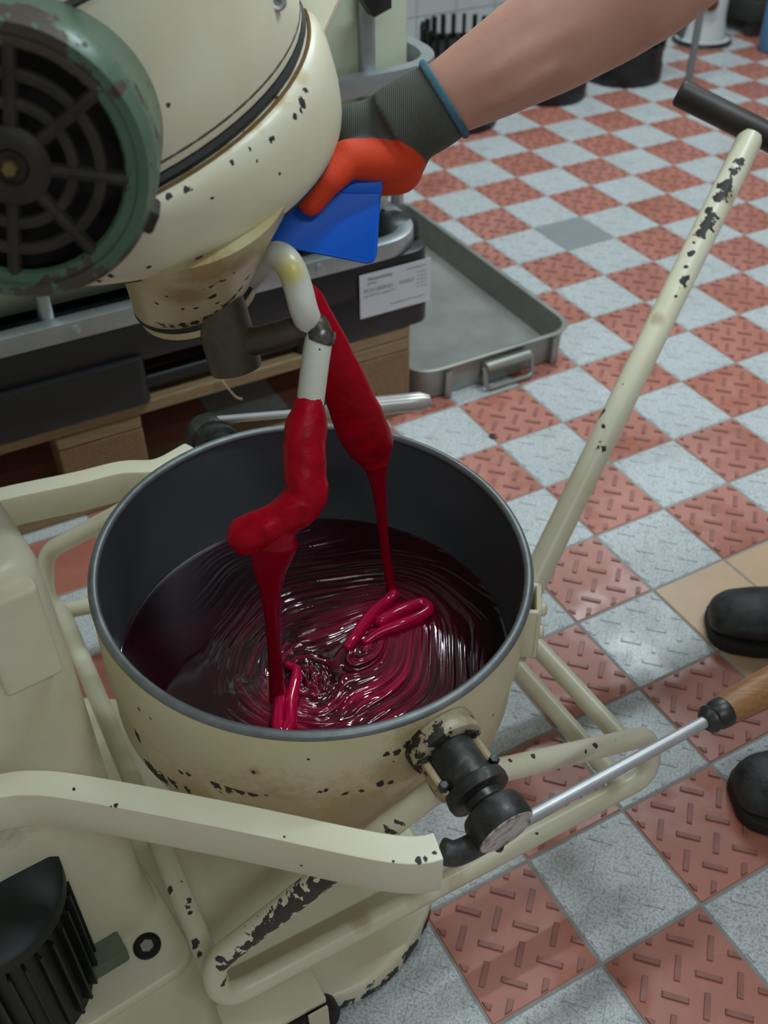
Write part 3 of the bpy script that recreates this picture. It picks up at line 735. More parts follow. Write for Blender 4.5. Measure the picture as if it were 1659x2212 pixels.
# ================================================================== the bowl trolley
tr = thing('bowl_trolley', 'cream tubular bowl trolley with T-handled drawbar and worn black tube end', 'trolley', (.1, .75, 0))
RT = .0122
M_tr = paint('cream_trolley_enamel', chip=.012, stain=.35)
near_pts = [atz(945, 1702, .392), atz(455, 2082, .165), atz(478, 2162, .105), atz(1405, 1672, .105), atz(1405, 1588, .165), atz(1062, 1668, .335)]
near_path = fillet(near_pts, [.030, .030, .035, .030], 8)
of1 = MB().tube(near_path, RT, 18).build('side_frame', M_tr, tr)
nr_far = mirror(near_pts[3]) - TD * .10
far_pts = [atz(350, 1060, .37), atz(92, 1196, .185), atz(105, 1325, .115), V((nr_far.x, nr_far.y, .105)), V((nr_far.x, nr_far.y, .165)), mirror(near_pts[5]) - TD * .05]
far_path = fillet(far_pts, [.04, .035, .035, .03], 8)
MB().tube(far_path, RT, 18).build('side_frame', M_tr, tr)
def cross(a, b, r=RT): return MB().tube([a, a.lerp(b, .5), b], r, 16).build('cross_tube', M_tr, tr)
ca = atz(1345, 1598, .162); cross(ca, mirror(ca) - TD * .09)
cb = atz(1345, 1700, .105); cross(cb, mirror(cb) - TD * .09)
cc = atz(474, 2130, .115); oc3 = cross(cc, atz(132, 1318, .118))
trw = [(735, 1893, 26), (712, 1908, 28), (688, 1922, 28), (662, 1938, 28), (636, 1958, 27), (610, 1980, 25), (586, 2002, 22), (562, 2024, 19), (540, 2044, 15), (518, 2064, 13), (500, 2080, 15), (484, 2090, 13), (476, 2074, 9), (488, 2112, 8), (480, 2128, 5), (820, 1812, 10), (840, 1795, 9), (862, 1778, 8), (885, 1790, 10), (860, 1808, 9), (835, 1828, 8),
       (1150, 1632, 6), (1285, 1609, 7), (1100, 1642, 8), (1205, 1604, 5), (1265, 1624, 4), (1330, 1600, 3), (408, 1945, 6), (404, 1960, 6), (366, 1922, 7), (410, 1972, 5), (421, 2040, 8), (430, 2062, 6), (392, 1905, 4), (1160, 1800, 4)]
wear([of1, oc3], trw, 'worn_cream_tube', chip=0, stain=.35, nscale=120, chipcol=(.050, .042, .036), gr=[(960, 1880, 40), (900, 1920, 30), (1000, 1850, 30), (780, 1990, 20)], grime=(.46, .36, .20))
# drawbar
X0 = atd(1085, 1395, 1.42); PT = atd(1622, 296, 1.66)
pv = (PT - X0).normalized()
dbar = MB().tube([X0 - pv * .02, X0.lerp(PT, .33), X0.lerp(PT, .66), PT], .0188, 24).build('drawbar', None, tr)
wear([dbar], [(1598, 348, 9), (1588, 368, 10), (1568, 402, 13), (1558, 420, 11), (1549, 432, 8), (1540, 468, 12), (1526, 482, 14), (1513, 504, 10), (1532, 455, 8), (1478, 605, 10), (1490, 550, 5), (1496, 545, 4), (1482, 577, 4), (1303, 888, 8), (1297, 897, 6), (1303, 922, 5), (1293, 966, 9), (1302, 968, 7), (1618, 372, 6), (1468, 622, 3), (1500, 525, 4), (1460, 640, 3), (1345, 830, 2)], 'worn_cream_drawbar', chip=0, stain=.35, nscale=95, gr=[(1575, 420, 16), (1420, 690, 14)], grime=(.42, .33, .2))
gl = atd(1456, 213, 1.655); gd = (PT - gl); PTc = PT + pv * .012
gl = PTc - gd
M_grip = simple('dark_worn_grip', (.045, .038, .030), .5, .2, .4, 25)
MB().tube([gl, PTc, PTc + gd], .0195, 22, round_end=False).build('t_grip', M_grip, dbar, bev=.006, seg=3)
MB().lathe([(.022, -.03), (.022, .03), (.018, .034)], X0, (mirror(ca) - ca), 22).build('drawbar_pivot', M_tr, dbar)
# plate and castor under the near corner
fp0 = atz(585, 2165, .085); fx = (near_pts[3] - near_pts[2]).normalized(); fy = V((-fx.y, fx.x, 0))
MB().box(fp0 + V((0, 0, -.004)), .105, .050, .010, ex=fx, ey=fy).build('castor_plate', M_creamclean, tr, bev=.002)
def castor(c, k):
    w = MB().lathe([(.012, -.011), (.026, -.011), (.029, -.007), (.029, .007), (.026, .011), (.012, .011)], c, fy, 28).build('castor_wheel', M_black, tr)
    MB().lathe([(.011, -.014), (.011, .014)], c, fy, 16).build('castor_hub', M_steel, w)
    for s in (-1, 1): MB().box(c + fy * (s * .016) + V((0, 0, .022)), .022, .003, .055, ex=fx, ey=fy).build('castor_fork', M_creamclean, w)
cpos = atz(678, 2200, .03); cpos.z = .0305
castor(cpos, 0)
c2_ = near_pts[3].copy() - fx * .10; c2_.z = .0305

# ================================================================== wooden pallet and liquid container behind
PZ = .195
PC = atz(887, 704, PZ); PC = V((PC.x, PC.y, 0))
def L(e, n, z=0): return PC + GU * e + GW * n + V((0, 0, z))
pa = thing('wooden_pallet', 'worn wooden pallet under the white liquid container', 'pallet', L(-.6, .4))
PLn, PDp = 1.2, .8
def board(name, e0, e1, n0, n1, z0, z1, mat, par=None):
    o = MB().box((0, 0, 0), e1 - e0, n1 - n0, z1 - z0).mesh(name, bev=.003, seg=1)
    ob = obj(name, o, mat, par or pa); ob.matrix_parent_inverse = Matrix()
    c = L((e0 + e1) / 2, (n0 + n1) / 2, (z0 + z1) / 2) - (par or pa).location
    ob.matrix_basis = Matrix.Translation(c) @ rot; return ob
for n0, w in ((0, .145), (.164, .145), (.3275, .145), (.491, .145), (.655, .145)): board('deck_board', -PLn, 0, n0, n0 + w, .171, .195, M_wood)
for e0 in (-PLn, -.6725, -.145): board('stringer_board', e0, e0 + .145, 0, PDp, .146, .171, M_wood)
for n0, w in ((0, .10), (.33, .145), (.70, .10)): board('bottom_board', -PLn, 0, n0, n0 + w, .0, .026, M_wood)
for e0 in (-PLn, -.6725, -.145):
    for n0, w in ((0, .10), (.33, .145), (.70, .10)): board('pallet_block', e0, e0 + .145, n0, n0 + w, .026, .146, M_block)

ib = thing('liquid_container', 'pale white plastic liquid container in galvanised cage on black base', 'container', L(-.5, .45, PZ))
n_f = GW
def onf(x, y, off=0.0): return atpl(x, y, PC + GW * off, GW)
def ecoord(p): return (p - PC).dot(GU)
eR = ecoord(onf(937, 590)); zb = PZ + .001; zt = onf(937, 533).z
eLf = ecoord(onf(312, 780)); eRf = ecoord(onf(640, 700))
def rb(e0, e1, n0, n1, z0, z1, r, name, mat, bev=.004):
    pts = rpoly([L(e0, n0)[:2], L(e1, n0)[:2], L(e1, n1)[:2], L(e0, n1)[:2]], r, 6)
    return MB().prism(pts, z0, z1).build(name, mat, ib, bev=bev)
hb = zt - zb
rb(-1.06, eR, .0, .95, zb + hb * .52, zt, .05, 'base_deck', M_blackplastic)
rb(-1.06, eLf, -.012, .30, zb, zb + hb * .60, .02, 'base_foot', M_blackplastic)
ft = rb(eRf, eR - .004, -.002, .30, zb, zb + hb * .60, .035, 'base_foot', M_blackplastic)
rb(-1.06, eLf, .62, .93, zb, zb + hb * .60, .02, 'base_foot', M_blackplastic); rb(eRf, eR - .004, .62, .93, zb, zb + hb * .60, .035, 'base_foot', M_blackplastic)
MB().tube([L(eLf - .01, .03, zb + .022), L(eRf + .01, .03, zb + .022)], .018, 12).build('base_runner', M_blackplastic, ib)
# steel rail round the foot of the bottle
rz = zt + .014
rail = fillet([L(-1.04, .012, rz), L(eR - .022, .012, rz), L(eR - .022, .94, rz)], .085, 10)
MB().sweep(rail, [(-.014, -.016), (.014, -.016), (.014, .016), (-.014, .016)]).build('bottom_rail', M_galv, ib, bev=.003)
for e in (-.74, -.60, -.30, -.18): MB().lathe([(.008, 0), (.008, .003), (.004, .005)], L(e, -.002, rz + .002), -GW, 12).build('rail_rivet', M_galv, ib)
# bottle
tb_ = NT('pale_green_plastic'); tb_.set(Base_Color=tb_.mix(tb_.noise(tb_.ocoord(), 4, 3), (.56, .61, .47), (.50, .56, .42)), Roughness=.35, Subsurface_Weight=.15, Subsurface_Radius=(.03, .03, .01)); M_bottle = tb_.m
eB = ecoord(atpl(918, 60, PC + GW * .05, GW))
rings = []
for z, g in ((zt + .004, -.075), (zt + .02, -.040), (zt + .06, -.022), (zt + .13, -.008), (zt + .20, 0), (1.15, 0), (1.20, -.03), (1.22, -.10)):
    rings.append([V((x, y, z)) for x, y in rpoly([L(-1.04 - g, .045 - g)[:2], L(eB + g, .045 - g)[:2], L(eB + g, .93 + g)[:2], L(-1.04 - g, .93 + g)[:2]], .10, 8)])
MB().loft(rings).build('plastic_bottle', M_bottle, ib, ang=60)
# black corner pad at the foot of the bottle
cp = atpl(850, 500, PC + GW * .085, GW); cp.z = zt + .004
MB().lathe([(.050, 0), (.049, .010), (.042, .020), (.026, .028), (.0, .030)], cp, (0, 0, 1), 28).build('corner_pad', M_blackplastic, ib)
# cage
hz = onf(790, 190).z
for z in (hz, hz + .30, hz + .56):
    pth = fillet([L(-1.04, .018, z), L(eB + .024, .018, z), L(eB + .024, .95, z)], .10, 10)
    MB().sweep(pth, [(-.011, -.015), (.011, -.015), (.014, 0), (.011, .015), (-.011, .015), (-.014, 0)]).build('cage_bar', M_galv, ib, ang=25)
ev = ecoord(onf(815, 120))
for k in range(5):
    e = ev - k * .19
    MB().tube([L(e, .033, zt + .02), L(e, .033, hz - .02), L(e, .033, hz + .55)], .0125, 10, flat=(1, .7)).build('cage_post', M_galv, ib)
for k in range(4):
    MB().tube([L(eB + .010, .16 + k * .19, zt + .02), L(eB + .010, .16 + k * .19, hz + .55)], .0125, 10).build('cage_post', M_galv, ib)
bk = atpl(812, -6, PC, GW)
MB().lathe([(.026, -.012), (.026, .010), (.010, .014)], bk, -GW, 5).build('black_clip', M_blackplastic, ib)
# printed label
M_lab = simple('label_paper', (.66, .68, .72), .5, 0, .04, 20)
M_ink = simple('label_ink', (.16, .17, .18), .7, 0, .05)
lc_ = [onf(776, 604, -.0035), onf(930, 548, -.0035), onf(932, 640, -.0035), onf(786, 694, -.0035)]
l_e0, l_e1 = ecoord(lc_[0]), ecoord(lc_[1]); l_z1 = (lc_[0].z + lc_[1].z) / 2; l_z0 = (lc_[2].z + lc_[3].z) / 2
lw, lh = l_e1 - l_e0, l_z1 - l_z0
lab = MB().box(L((l_e0 + l_e1) / 2, -.0042, (l_z0 + l_z1) / 2), lw, .001, lh, GU, GW).build('label', M_lab, ib)
tag(lab, 'white printed paper label')
def text(s, e, z, size, mat=M_ink, bold=False):
    cu = bpy.data.curves.new('label_print', 'FONT'); cu.body = s; cu.size = size; cu.extrude = .00005
    if bold: cu.offset = size * .015
    o = bpy.data.objects.new('label_print', cu); COL.objects.link(o)
    m = Matrix(((GU.x, 0, -GW.x, 0), (GU.y, 0, -GW.y, 0), (0, 1, 0, 0), (0, 0, 0, 1)))
    bpy.context.view_layer.update()
    dg = bpy.context.evaluated_depsgraph_get(); me = bpy.data.meshes.new_from_object(o.evaluated_get(dg)); bpy.data.objects.remove(o)
    me.transform(Matrix.Translation(L(l_e0 + e * lw, -.0049, l_z0 + z * lh)) @ m)
    me.materials.clear(); obj('label_print', me, mat, lab)
text('Housewelding', .11, .84, lh * .10, bold=True); text('group', .11, .755, lh * .085)
text('PCN1000N01 - XN023', .05, .57, lh * .125); text('AG NAT 07 number D-1', .05, .47, lh * .075)
text('housewelding.com', .66, .86, lh * .06)
for k in range(5): text('mm  kg  pcs', .80, .74 - k * .085, lh * .05)
text('Housewelding GmbH international', .42, .16, lh * .06)

# ================================================================== aluminium pan on the floor
M_alu = simple('dull_aluminium', (.46, .47, .43), .42, .5, .3, 9)
M_aluin = simple('scuffed_pan_inside', (.40, .42, .38), .5, .7, .35, 8)
pn = thing('roasting_pan', 'big dull aluminium roasting pan with drop handle on the tiled floor', 'pan', (.2, 2.1, 0))
CN = V((.402, 1.868, 0)); PW, PLg, PH = .38, .74, .070
def pp(u, w): return CN - GU * u + GW * w
def pring(g, z, r): return [V((x, y, z)) for x, y in rpoly([pp(PW + g, -g)[:2], pp(-g, -g)[:2], pp(-g, PLg + g)[:2], pp(PW + g, PLg + g)[:2]], r, 8)]
MB().loft([pring(-.012, .002, .050), pring(-.006, .004, .055), pring(-.001, .06, .06), pring(0, PH, .06), pring(.007, PH + .001, .066), pring(.008, PH + .004, .067), pring(.004, PH + .006, .063), pring(-.003, PH + .004, .058), pring(-.005, .06, .056), pring(-.013, .010, .05), pring(-.024, .0055, .04)], cap0=True, cap1=True).build('pan_body', M_alu, pn, ang=35)
def pwall(x, y): q = atpl(x, y, CN, GW); return -(q - CN).dot(GU), q.z
for x, y in ((965, 850), (1190, 790)):
    u, z = pwall(x, y); MB().box(pp(u, -.006) + V((0, 0, .032)), .016, .008, .058, GU, GW).build('corner_strap', M_alu, pn, bev=.003)
u0, u1 = pwall(1040, 800)[0], pwall(1132, 780)[0]
um = (u0 + u1) / 2; hw = abs(u0 - u1) / 2
MB().tube([pp(um + hw, -.016) + V((0, 0, .052)), pp(um - hw, -.016) + V((0, 0, .052))], .010, 14).build('handle_hinge', M_alu, pn)
MB().box(pp(um, -.004) + V((0, 0, .034)), hw * 2.0, .004, .05, GU, GW).build('handle_plate', M_alu, pn, bev=.002)
hp = fillet([pp(um + hw + .004, -.016) + V((0, 0, .052)), pp(um + hw + .004, -.028) + V((0, 0, .008)), pp(um - hw - .004, -.028) + V((0, 0, .008)), pp(um - hw - .004, -.016) + V((0, 0, .052))], .015, 6)
MB().tube(hp, .0048, 10).build('drop_handle', M_alu, pn)

# ================================================================== far background
def basket(loc, r, h, label, crown=True):
    b = thing('slotted_basket', label, 'basket', loc, 'black slotted baskets')
    c = V(loc)
    MB().lathe([(r * .96, 0), (r, .01), (r, .05), (r * .97, .06), (r * .97, .10), (r, .105), (r, .125), (r * .9, .13)], c, (0, 0, 1), 40).build('basket_base', M_darkbasket, b)
    MB().lathe([(r * .80, .12), (r * .80, h - .065)], c, (0, 0, 1), 32).build('basket_core', M_darkbasket, b)
    n = 22
    for k in range(n):
        a = 2 * PI * k / n; d = V((math.cos(a), math.sin(a), 0))
        MB().box(c + d * (r * .95) + V((0, 0, (.12 + h) / 2)), .014, .011, h - .12, d, V((-d.y, d.x, 0))).build('slat', M_darkbasket, b)
    for z in (h - .075, h * .50):
        MB().lathe([(r * .9, z), (r * 1.01, z), (r * 1.01, z + .018), (r * .9, z + .018)], c, (0, 0, 1), 40, False, False).build('hoop', M_darkbasket, b)
    return b
basket((.250, 3.29, 0), .125, aty(960, 78, 3.17).z, 'black slotted basket nearest the white container, its crown above the arm')
basket((.57, 3.54, 0), .128, .24, 'black slotted basket standing between two others, behind the arm')
basket((.855, 3.72, 0), .135, .28, 'black slotted basket nearest the thin grey pole')
po = thing('grey_pole', 'thin grey upright pole standing on the tiles', 'pole', atz(1484, 190, 0))
MB().lathe([(.013, 0), (.0125, .02), (.0125, 1.2), (.010, 1.21)], po.location, (0, 0, 1), 14).build('shaft', simple('grey_pole_paint', (.20, .22, .22), .5), po)
MB().lathe([(.02, 0), (.02, .012), (.014, .018)], po.location, (0, 0, 1), 14).build('foot', M_darkbasket, po)
wl = thing('machine_column', 'white machine column with rust spot and ringed foot', 'machine column', (1.235, 4.12, 0))
c = wl.location
M_we = paint('white_machine_enamel', col=(.62, .66, .68), chip=.03, stain=.4, nscale=30)
MB().lathe([(.105, .0), (.105, .015), (.085, .02), (.080, .05), (.072, .10), (.072, .5), (.09, .55), (.09, 1.0)], c, (0, 0, 1), 32).build('column', M_we, wl)
MB().lathe([(.106, .004), (.112, .010), (.106, .02)], c, (0, 0, 1), 32, False, False).build('foot_ring', M_darkbasket, wl)
kn = aty(1537, 6, 4.04)
MB().lathe([(.026, -.01), (.026, .01), (.012, .016)], kn, (-.2, -1, 0), 16).build('rusty_knob', simple('rust', (.22, .08, .02), .8, 0, .4, 60), wl)
MB().box(c + V((-.075, .02, .30)), .03, .10, .6).build('side_channel', simple('greenish_grey', (.10, .12, .10), .6), wl)
dm = thing('dark_machine', 'dark machine base under the wall at the far right', 'machine', (1.62, 4.45, 0))
M_dm = simple('dark_machine_paint', (.05, .05, .045), .6, 0, .3, 12)
for z0, z1, a in ((.05, .13, 0), (.16, .26, .02), (.30, .42, .05)):
    MB().box(dm.location + V((0, a, (z0 + z1) / 2)), .62, .36, z1 - z0, GU, GW).build('machine_shelf', M_dm, dm, bev=.01)
for sx in (-.28, .28):
    for sy in (-.15, .15): MB().box(dm.location + GU * sx + GW * sy + V((0, 0, .25)), .04, .04, .5, GU, GW).build('machine_leg', M_dm, dm)
MB().ball(dm.location + V((-.16, -.20, .20)), .075, 20).build('white_float', M_we, dm)
bc = thing('blue_canister', 'blue plastic canister at the right edge of the floor', 'canister', (1.475, 4.0, 0))
MB().lathe([(.055, 0), (.06, .01), (.06, .16), (.05, .19), (.025, .205), (.022, .23), (.024, .235), (.024, .255), (.01, .258)], bc.location, (0, 0, 1), 28).build('canister_body', simple('blue_plastic', (.10, .26, .46), .4), bc)
MB().lathe([(.0255, .236), (.0255, .258), (.01, .262)], bc.location, (0, 0, 1), 20).build('canister_cap', M_we, bc)

# ================================================================== the blue scraper
M_blue = simple('blue_scraper_plastic', (.0, .13, .78), .42, 0, .06, 15, Specular_IOR_Level=.3)
sc = thing('dough_scraper', 'bright blue plastic dough scraper held by the gloved hand', 'scraper', atd(715, 480, .955))
scn = (-ray(710, 480) + V((0, 0, .10)) + RX * .12).normalized(); scp = atd(715, 480, .930)
def onS(x, y, off=0.): return atpl(x, y, scp + scn * off, scn)
s_poly = [onS(826, 378), onS(812, 574), onS(575, 527), onS(640, 405), onS(725, 374)]
sx_ = (onS(826, 378) - onS(640, 378)).normalized(); sy_ = scn.cross(sx_)
pl2 = rpoly([((p - scp).dot(sx_), (p - scp).dot(sy_)) for p in s_poly], [.011, .011, .006, .02, .01], 6)
def sring(k, off): 
    return [scp + sx_ * (a * k) + sy_ * (b * k) + scn * off for a, b in pl2]
sb = MB().loft([sring(.96, -.0018), sring(1.0, -.0008), sring(1.0, .0008), sring(.965, .0018)]).build('scraper_blade', M_blue, sc, ang=30)
g_ = [onS(826, 380), onS(824, 418), onS(740, 418), onS(700, 376)]
pl3 = rpoly([((p - scp).dot(sx_), (p - scp).dot(sy_)) for p in g_], [.010, .003, .003, .01], 5)
MB().loft([[scp + sx_ * a + sy_ * b + scn * o_ for a, b in pl3] for o_ in (-.0035, .0035)]).build('scraper_grip', M_blue, sc, bev=.0012)

# ================================================================== the person holding it
pe = thing('person', 'person in grey and orange glove and black shoes reaching in with bare forearm', 'person', (.72, .92, 0))
def capsule(mb, a, b, ra, rb, n=20, fl=(1, 1), up=None):
    a, b = V(a), V(b)
    mb.tube([a.lerp(b, t) for t in (0, .25, .5, .75, 1)], lambda t: ra + (rb - ra) * t, n, flat=fl, up=up, round_end=True)
def remesh(o, vox, it=6, fac=.5):
    m = o.modifiers.new('remesh', 'REMESH'); m.mode = 'VOXEL'; m.voxel_size = vox; m.use_smooth_shade = True
    q = o.modifiers.new('smooth', 'SMOOTH'); q.iterations = it; q.factor = fac
ts = NT('skin'); p_ = ts.pos()
ts.set(Base_Color=ts.mix(ts.noise(p_, 22, 5, .6), (.66, .36, .27), (.50, .24, .175)), Roughness=.5, Subsurface_Weight=.12, Subsurface_Radius=(.012, .005, .003)); ts.bump(ts.noise(p_, 160, 4), .12, .001); M_skin = ts.m
WR = atd(952, 220, .952); EL = atd(1500, -118, .955); f1_, f2_, f3_ = atd(1060, 158, .952), atd(1180, 86, .952), atd(1320, 0, .954)
SHO = V((.60, 1.10, 1.22)); PEL = V((.80, .92, .86)); CHE = V((.66, .92, 1.18)); NEC = V((.58, .92, 1.34)); HEA = V((.52, .92, 1.47))
AL, AR = V((.66, .74, 1.22)), SHO
body = MB()
arm_pts = [WR + (WR - f1_).normalized() * .03, WR, f1_, f2_, f3_, EL, EL.lerp(SHO, .5), SHO]
arm_r = [.030, .0315, .039, .046, .050, .045, .048, .055]
Ls = [0]
for a, b in zip(arm_pts, arm_pts[1:]): Ls.append(Ls[-1] + (b - a).length)
body.tube(spline(arm_pts, 6), interp([(l / Ls[-1], r) for l, r in zip(Ls, arm_r)]), 28, flat=(1.0, .95), up=RZ, round_end=True)
for (x0, y0, x1, y1, r_, dd) in ((985, 168, 1150, 62, .0085, .932), (1010, 200, 1240, 62, .0095, .921), (1030, 240, 1230, 128, .010, .925)):
    body.tube(spline([atd(x0, y0, dd), atd((x0 + x1) / 2, (y0 + y1) / 2 - 3, dd - .008), atd(x1, y1, dd - .012)], 6), lambda t, r_=r_: r_ * (.35 + .65 * math.sin(PI * t)), 10, round_end=True)
capsule(body, PEL, CHE, .145, .15, 24); capsule(body, CHE + V((0, .12, .03)), CHE + V((0, -.12, .03)), .085, .085)
capsule(body, CHE + V((0, 0, .1)), NEC, .06, .055); capsule(body, NEC, HEA, .06, .075); body.ball(HEA + V((-.02, 0, .04)), .098, 24, (0, 0, 1), 1.15)
body.ball(HEA + V((-.118, 0, .03)), .018, 12)                                   # nose
for s in (-1, 1): body.ball(HEA + V((-.01, s * .096, .03)), .022, 12)             # ears
capsule(body, HEA + V((-.07, 0, -.05)), HEA + V((-.085, 0, -.055)), .035, .03)    # chin
ELB = V((.86, .60, 1.02)); HL = V((.80, .70, .90))
capsule(body, AL, ELB, .052, .043); capsule(body, ELB, HL, .043, .032)
HP = V((.775, .735, .885)); capsule(body, HL, HP, .033, .036)
for k in range(4): capsule(body, HP + V((-.01, (k - 1.5) * .019, .005)), HP + V((-.075 + abs(k - 1.3) * .008, (k - 1.5) * .021, .0)), .0095, .008, 10)
capsule(body, HP + V((0, .03, 0)), HP + V((-.03, .065, .02)), .010, .009, 10)
TO1, TO2 = atz(1532, 1330, .03), atz(1590, 1708, .03)
feet = []
for tp, s in ((TO1, 1), (TO2, -1)):
    tp = V((tp.x, tp.y, 0)); hd = V((-1, .10 if s > 0 else -.04, 0)).normalized()
    ank = tp - hd * .215 + V((0, 0, .09)); kn_ = V((ank.x - .03, ank.y, .48)); hip = PEL + V((0, .085 * s, 0))
    capsule(body, hip, kn_, .088, .062, 20); capsule(body, kn_, ank, .060, .042, 20)
    feet.append((tp, hd, ank, kn_, hip))
bo_ = body.build('body', M_skin, pe, ang=180); remesh(bo_, .006, 4)
# trousers and shirt
M_trou = simple('dark_work_trousers', (.035, .038, .045), .85, 0, .2, 40); M_shirt = simple('white_work_shirt', (.55, .55, .53), .85, 0, .1, 30)
tr_ = MB()
for tp, hd, ank, kn_, hip in feet: capsule(tr_, hip, kn_, .100, .078, 22); capsule(tr_, kn_, ank + V((0, 0, -.01)), .076, .066, 22)
capsule(tr_, PEL + V((0, 0, -.03)), PEL + V((-.02, 0, .08)), .160, .158, 24)
to_ = tr_.build('trousers', M_trou, pe, ang=180); remesh(to_, .009, 5)
st_ = MB(); capsule(st_, PEL + V((-.01, 0, .06)), CHE, .166, .165, 24); capsule(st_, CHE + V((0, .13, .03)), CHE + V((0, -.13, .03)), .10, .10)
capsule(st_, SHO, SHO.lerp(EL, .55), .075, .068); capsule(st_, AL, AL.lerp(ELB, .6), .07, .062)
so_ = st_.build('shirt', M_shirt, pe, ang=180); remesh(so_, .009, 5)
M_hair = simple('short_brown_hair', (.06, .035, .02), .7, 0, .3, 80)
MB().lathe([(.101 * math.sin(PI * k / 12), .115 * math.cos(PI * k / 12)) for k in range(0, 8)], HEA + V((-.012, 0, .052)), (.25, 0, 1), 28).build('hair', M_hair, pe)
for s in (-1, 1):
    MB().ball(HEA + V((-.105, s * .034, .045)), .012, 12).build('eye', simple('eye_white', (.7, .7, .68), .2), pe)
    MB().tube([HEA + V((-.112, s * .018, .068)), HEA + V((-.105, s * .055, .066))], .005, 8).build('eyebrow', M_hair, pe)
MB().tube([HEA + V((-.112, -.024, -.018)), HEA + V((-.118, 0, -.016)), HEA + V((-.112, .024, -.018))], .006, 8).build('mouth', simple('lips', (.40, .15, .12), .5), pe)
# shoes
tsh = NT('worn_black_leather'); p_ = tsh.pos(); f_ = tsh.noise(p_, 30, 6, .65)
tsh.set(Base_Color=tsh.ramp(f_, [(.4, (.012, .013, .013)), (.75, (.06, .062, .06))]), Roughness=tsh.mr(f_, .3, .7, .3, .6)); tsh.bump(tsh.noise(p_, 60, 6, .7), .5, .003); M_leather = tsh.m
M_sole = simple('black_rubber_sole', (.02, .02, .018), .7, 0, .3, 60)
for tp, hd, ank, kn_, hip in feet:
    sd = V((-hd.y, hd.x, 0)); up_ = V((0, 0, 1))
    tab_w = interp([(0, .018), (.012, .028), (.035, .037), (.10, .047), (.22, .052), (.35, .051), (.55, .042), (.75, .036), (.92, .035), (1, .022)])
    tab_h = interp([(0, .030), (.012, .040), (.035, .049), (.10, .059), (.2, .064), (.32, .070), (.45, .088), (.6, .110), (.75, .120), (.95, .115), (1, .09)])
    LN = .292; rings = []; sr = []
    for k in range(31):
        t = (k / 30) ** 1.35
        c = tp - hd * (t * LN); w = tab_w(t); h = tab_h(t); ring = []
        for j in range(20):
            a = 2 * PI * j / 20; x, z = math.cos(a), math.sin(a)
            xx = math.copysign(abs(x) ** .75, x) * w * (1 if z < .2 else 1 - .25 * max(0, z - .2))
            ring.append(c + sd * xx + up_ * (.020 + (h - .020) * (.5 + .5 * math.copysign(abs(z) ** .8, z))))
        rings.append(ring)
        sr.append([c + sd * (s * (w + .004)) + up_ * z for s, z in ((-1, .001), (1, .001), (1, .022), (-1, .022))])
    shoe = MB().loft(rings).build('shoe', M_leather, pe, ang=180)
    sm2 = shoe.modifiers.new('subdivision', 'SUBSURF'); sm2.levels = 2; sm2.render_levels = 2
    MB().loft(sr).build('sole', M_sole, shoe, bev=.003)
    for q in (.36, .42, .48, .54):
        c = tp - hd * (q * LN) + up_ * (tab_h(q) + .001)
        MB().tube(spline([c - sd * .022 - up_ * .008, c, c + sd * .022 - up_ * .008], 4), .0028, 6).build('shoe_lace', M_sole, shoe)

# ---- glove: knitted grey back, orange dipped palm, blue hem
gl_ = MB()
HN = atd(748, 315, .955)                       # knuckles
HB = atd(880, 268, .953)
cuff0, cuff1 = atd(950, 220, .952), atd(868, 275, .953)
gl_.tube(spline([atd(958, 216, .952), atd(930, 236, .952), atd(890, 258, .953), atd(850, 285, .954)], 5), interp([(0, .0345), (.4, .0355), (1, .036)]), 28, round_end=False)
capsule(gl_, atd(868, 282, .956), atd(765, 298, .962), .033, .030, 20, (1.0, .8), RZ)
capsule(gl_, atd(856, 322, .956), atd(775, 338, .960), .031, .027, 18)
capsule(gl_, atd(858, 362, .962), atd(795, 372, .966), .024, .022, 16)
# fingers folded behind the scraper, unequal
for k, (x0, y0, x1, y1, x2, y2) in enumerate(((762, 280, 690, 330, 680, 420), (755, 300, 680, 355, 690, 450), (755, 320, 685, 380, 705, 465), (765, 345, 705, 400, 725, 460))):
    d0 = .972 + k * .004
    capsule(gl_, atd(x0, y0, .966), atd(x1, y1, d0), .0135, .0125, 14); capsule(gl_, atd(x1, y1, d0), atd(x2, y2, d0 + .004), .0125, .0105, 14)
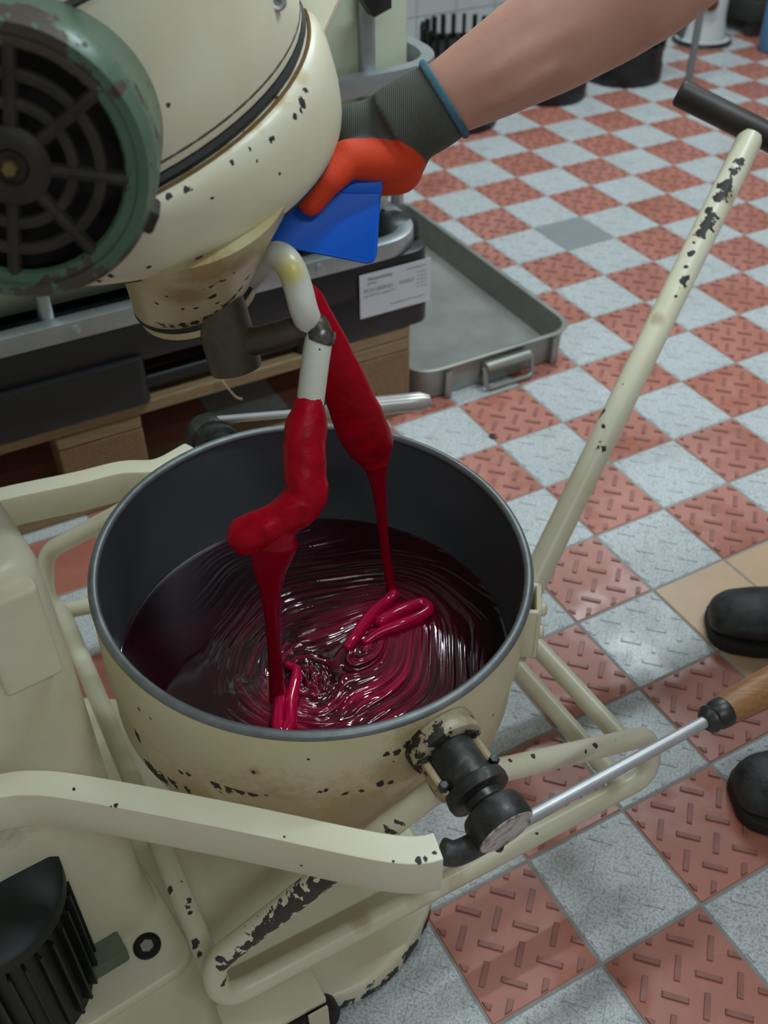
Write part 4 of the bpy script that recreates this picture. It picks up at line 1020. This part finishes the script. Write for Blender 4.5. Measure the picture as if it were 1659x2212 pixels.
# thumb over the front of the blade
capsule(gl_, atd(835, 340, .944), atd(752, 344, .925), .0215, .0170, 16)
capsule(gl_, atd(752, 344, .925), atd(706, 388, .912), .0160, .0145, 16); capsule(gl_, atd(706, 388, .912), atd(672, 438, .914), .0142, .0115, 16)
tg = NT('grey_knit_orange_dipped_glove'); p_ = tg.pos()
pd0 = atd(735, 316, .94); pd1 = atd(905, 345, .94); side = (pd1 - pd0).normalized(); dn = (RY - side * RY.dot(side)).normalized()
v_ = tg.vm('DOT_PRODUCT', tg.vm('SUBTRACT', p_, pd0), dn); al = tg.vm('DOT_PRODUCT', tg.vm('SUBTRACT', p_, pd0), side)
crv = tg.math('MULTIPLY', tg.math('SUBTRACT', 1.0, tg.math('ABSOLUTE', tg.math('SUBTRACT', tg.math('DIVIDE', al, .0375), 1.0))), .007)
v2 = tg.math('ADD', tg.math('ADD', v_, crv), tg.math('MULTIPLY', tg.math('SUBTRACT', tg.noise(p_, 60, 3), .5), .004))
mk = tg.mr(v2, -.0005, .0005)
wv = tg.n('ShaderNodeTexWave'); wv.inputs['Scale'].default_value = 190; wv.inputs['Distortion'].default_value = .6; wv.bands_direction = 'X'; tg.l(p_, wv.inputs['Vector'])
knit = tg.mix(wv.outputs['Fac'], (.035, .038, .032), (.105, .115, .10))
knit = tg.mix(tg.ramp(tg.noise(p_, 25, 4), [(.5, (0, 0, 0)), (.7, (1, 1, 1))]), knit, (.06, .06, .03))
orange = tg.mix(tg.noise(p_, 30, 4), (.82, .060, .008), (.66, .040, .006))
tg.set(Base_Color=tg.mix(mk, knit, orange), Roughness=.7); tg.bump(tg.math('ADD', tg.math('MULTIPLY', wv.outputs['Fac'], tg.math('SUBTRACT', 1.0, mk)), tg.noise(p_, 300, 3)), .3, .0012)
go = gl_.build('glove', tg.m, pe, ang=180); remesh(go, .0028, 4)
hem = MB(); cx_ = (atd(930, 236, .952) - atd(958, 216, .952)).normalized(); h1, h2, _ = frame(cx_); hc_ = atd(960, 215, .952)
hem.loft([[hc_ + (h1 * math.cos(a) + h2 * math.sin(a)) * (.0352 + .0026 * math.cos(b)) + cx_ * (.0034 * math.sin(b)) for b in [2 * PI * k / 8 for k in range(8)]] for a in [2 * PI * j / 40 for j in range(40)]], closed=True)
hem.build('cuff_hem', simple('blue_knit_hem', (.07, .20, .28), .8, 0, .3, 200), go)

# ---- thin strap hanging from the pallet deck
ws = thing('packing_strap', 'thin pale packing strap hanging from the pallet edge', 'strap', onf(480, 830, -.01))
MB().tube(spline([onf(474, 812, -.006), onf(490, 835, -.012), onf(509, 857, -.012), onf(523, 862, -.012)], 5), .0016, 8).build('strap_end', simple('pale_strap', (.52, .42, .30), .6), ws)
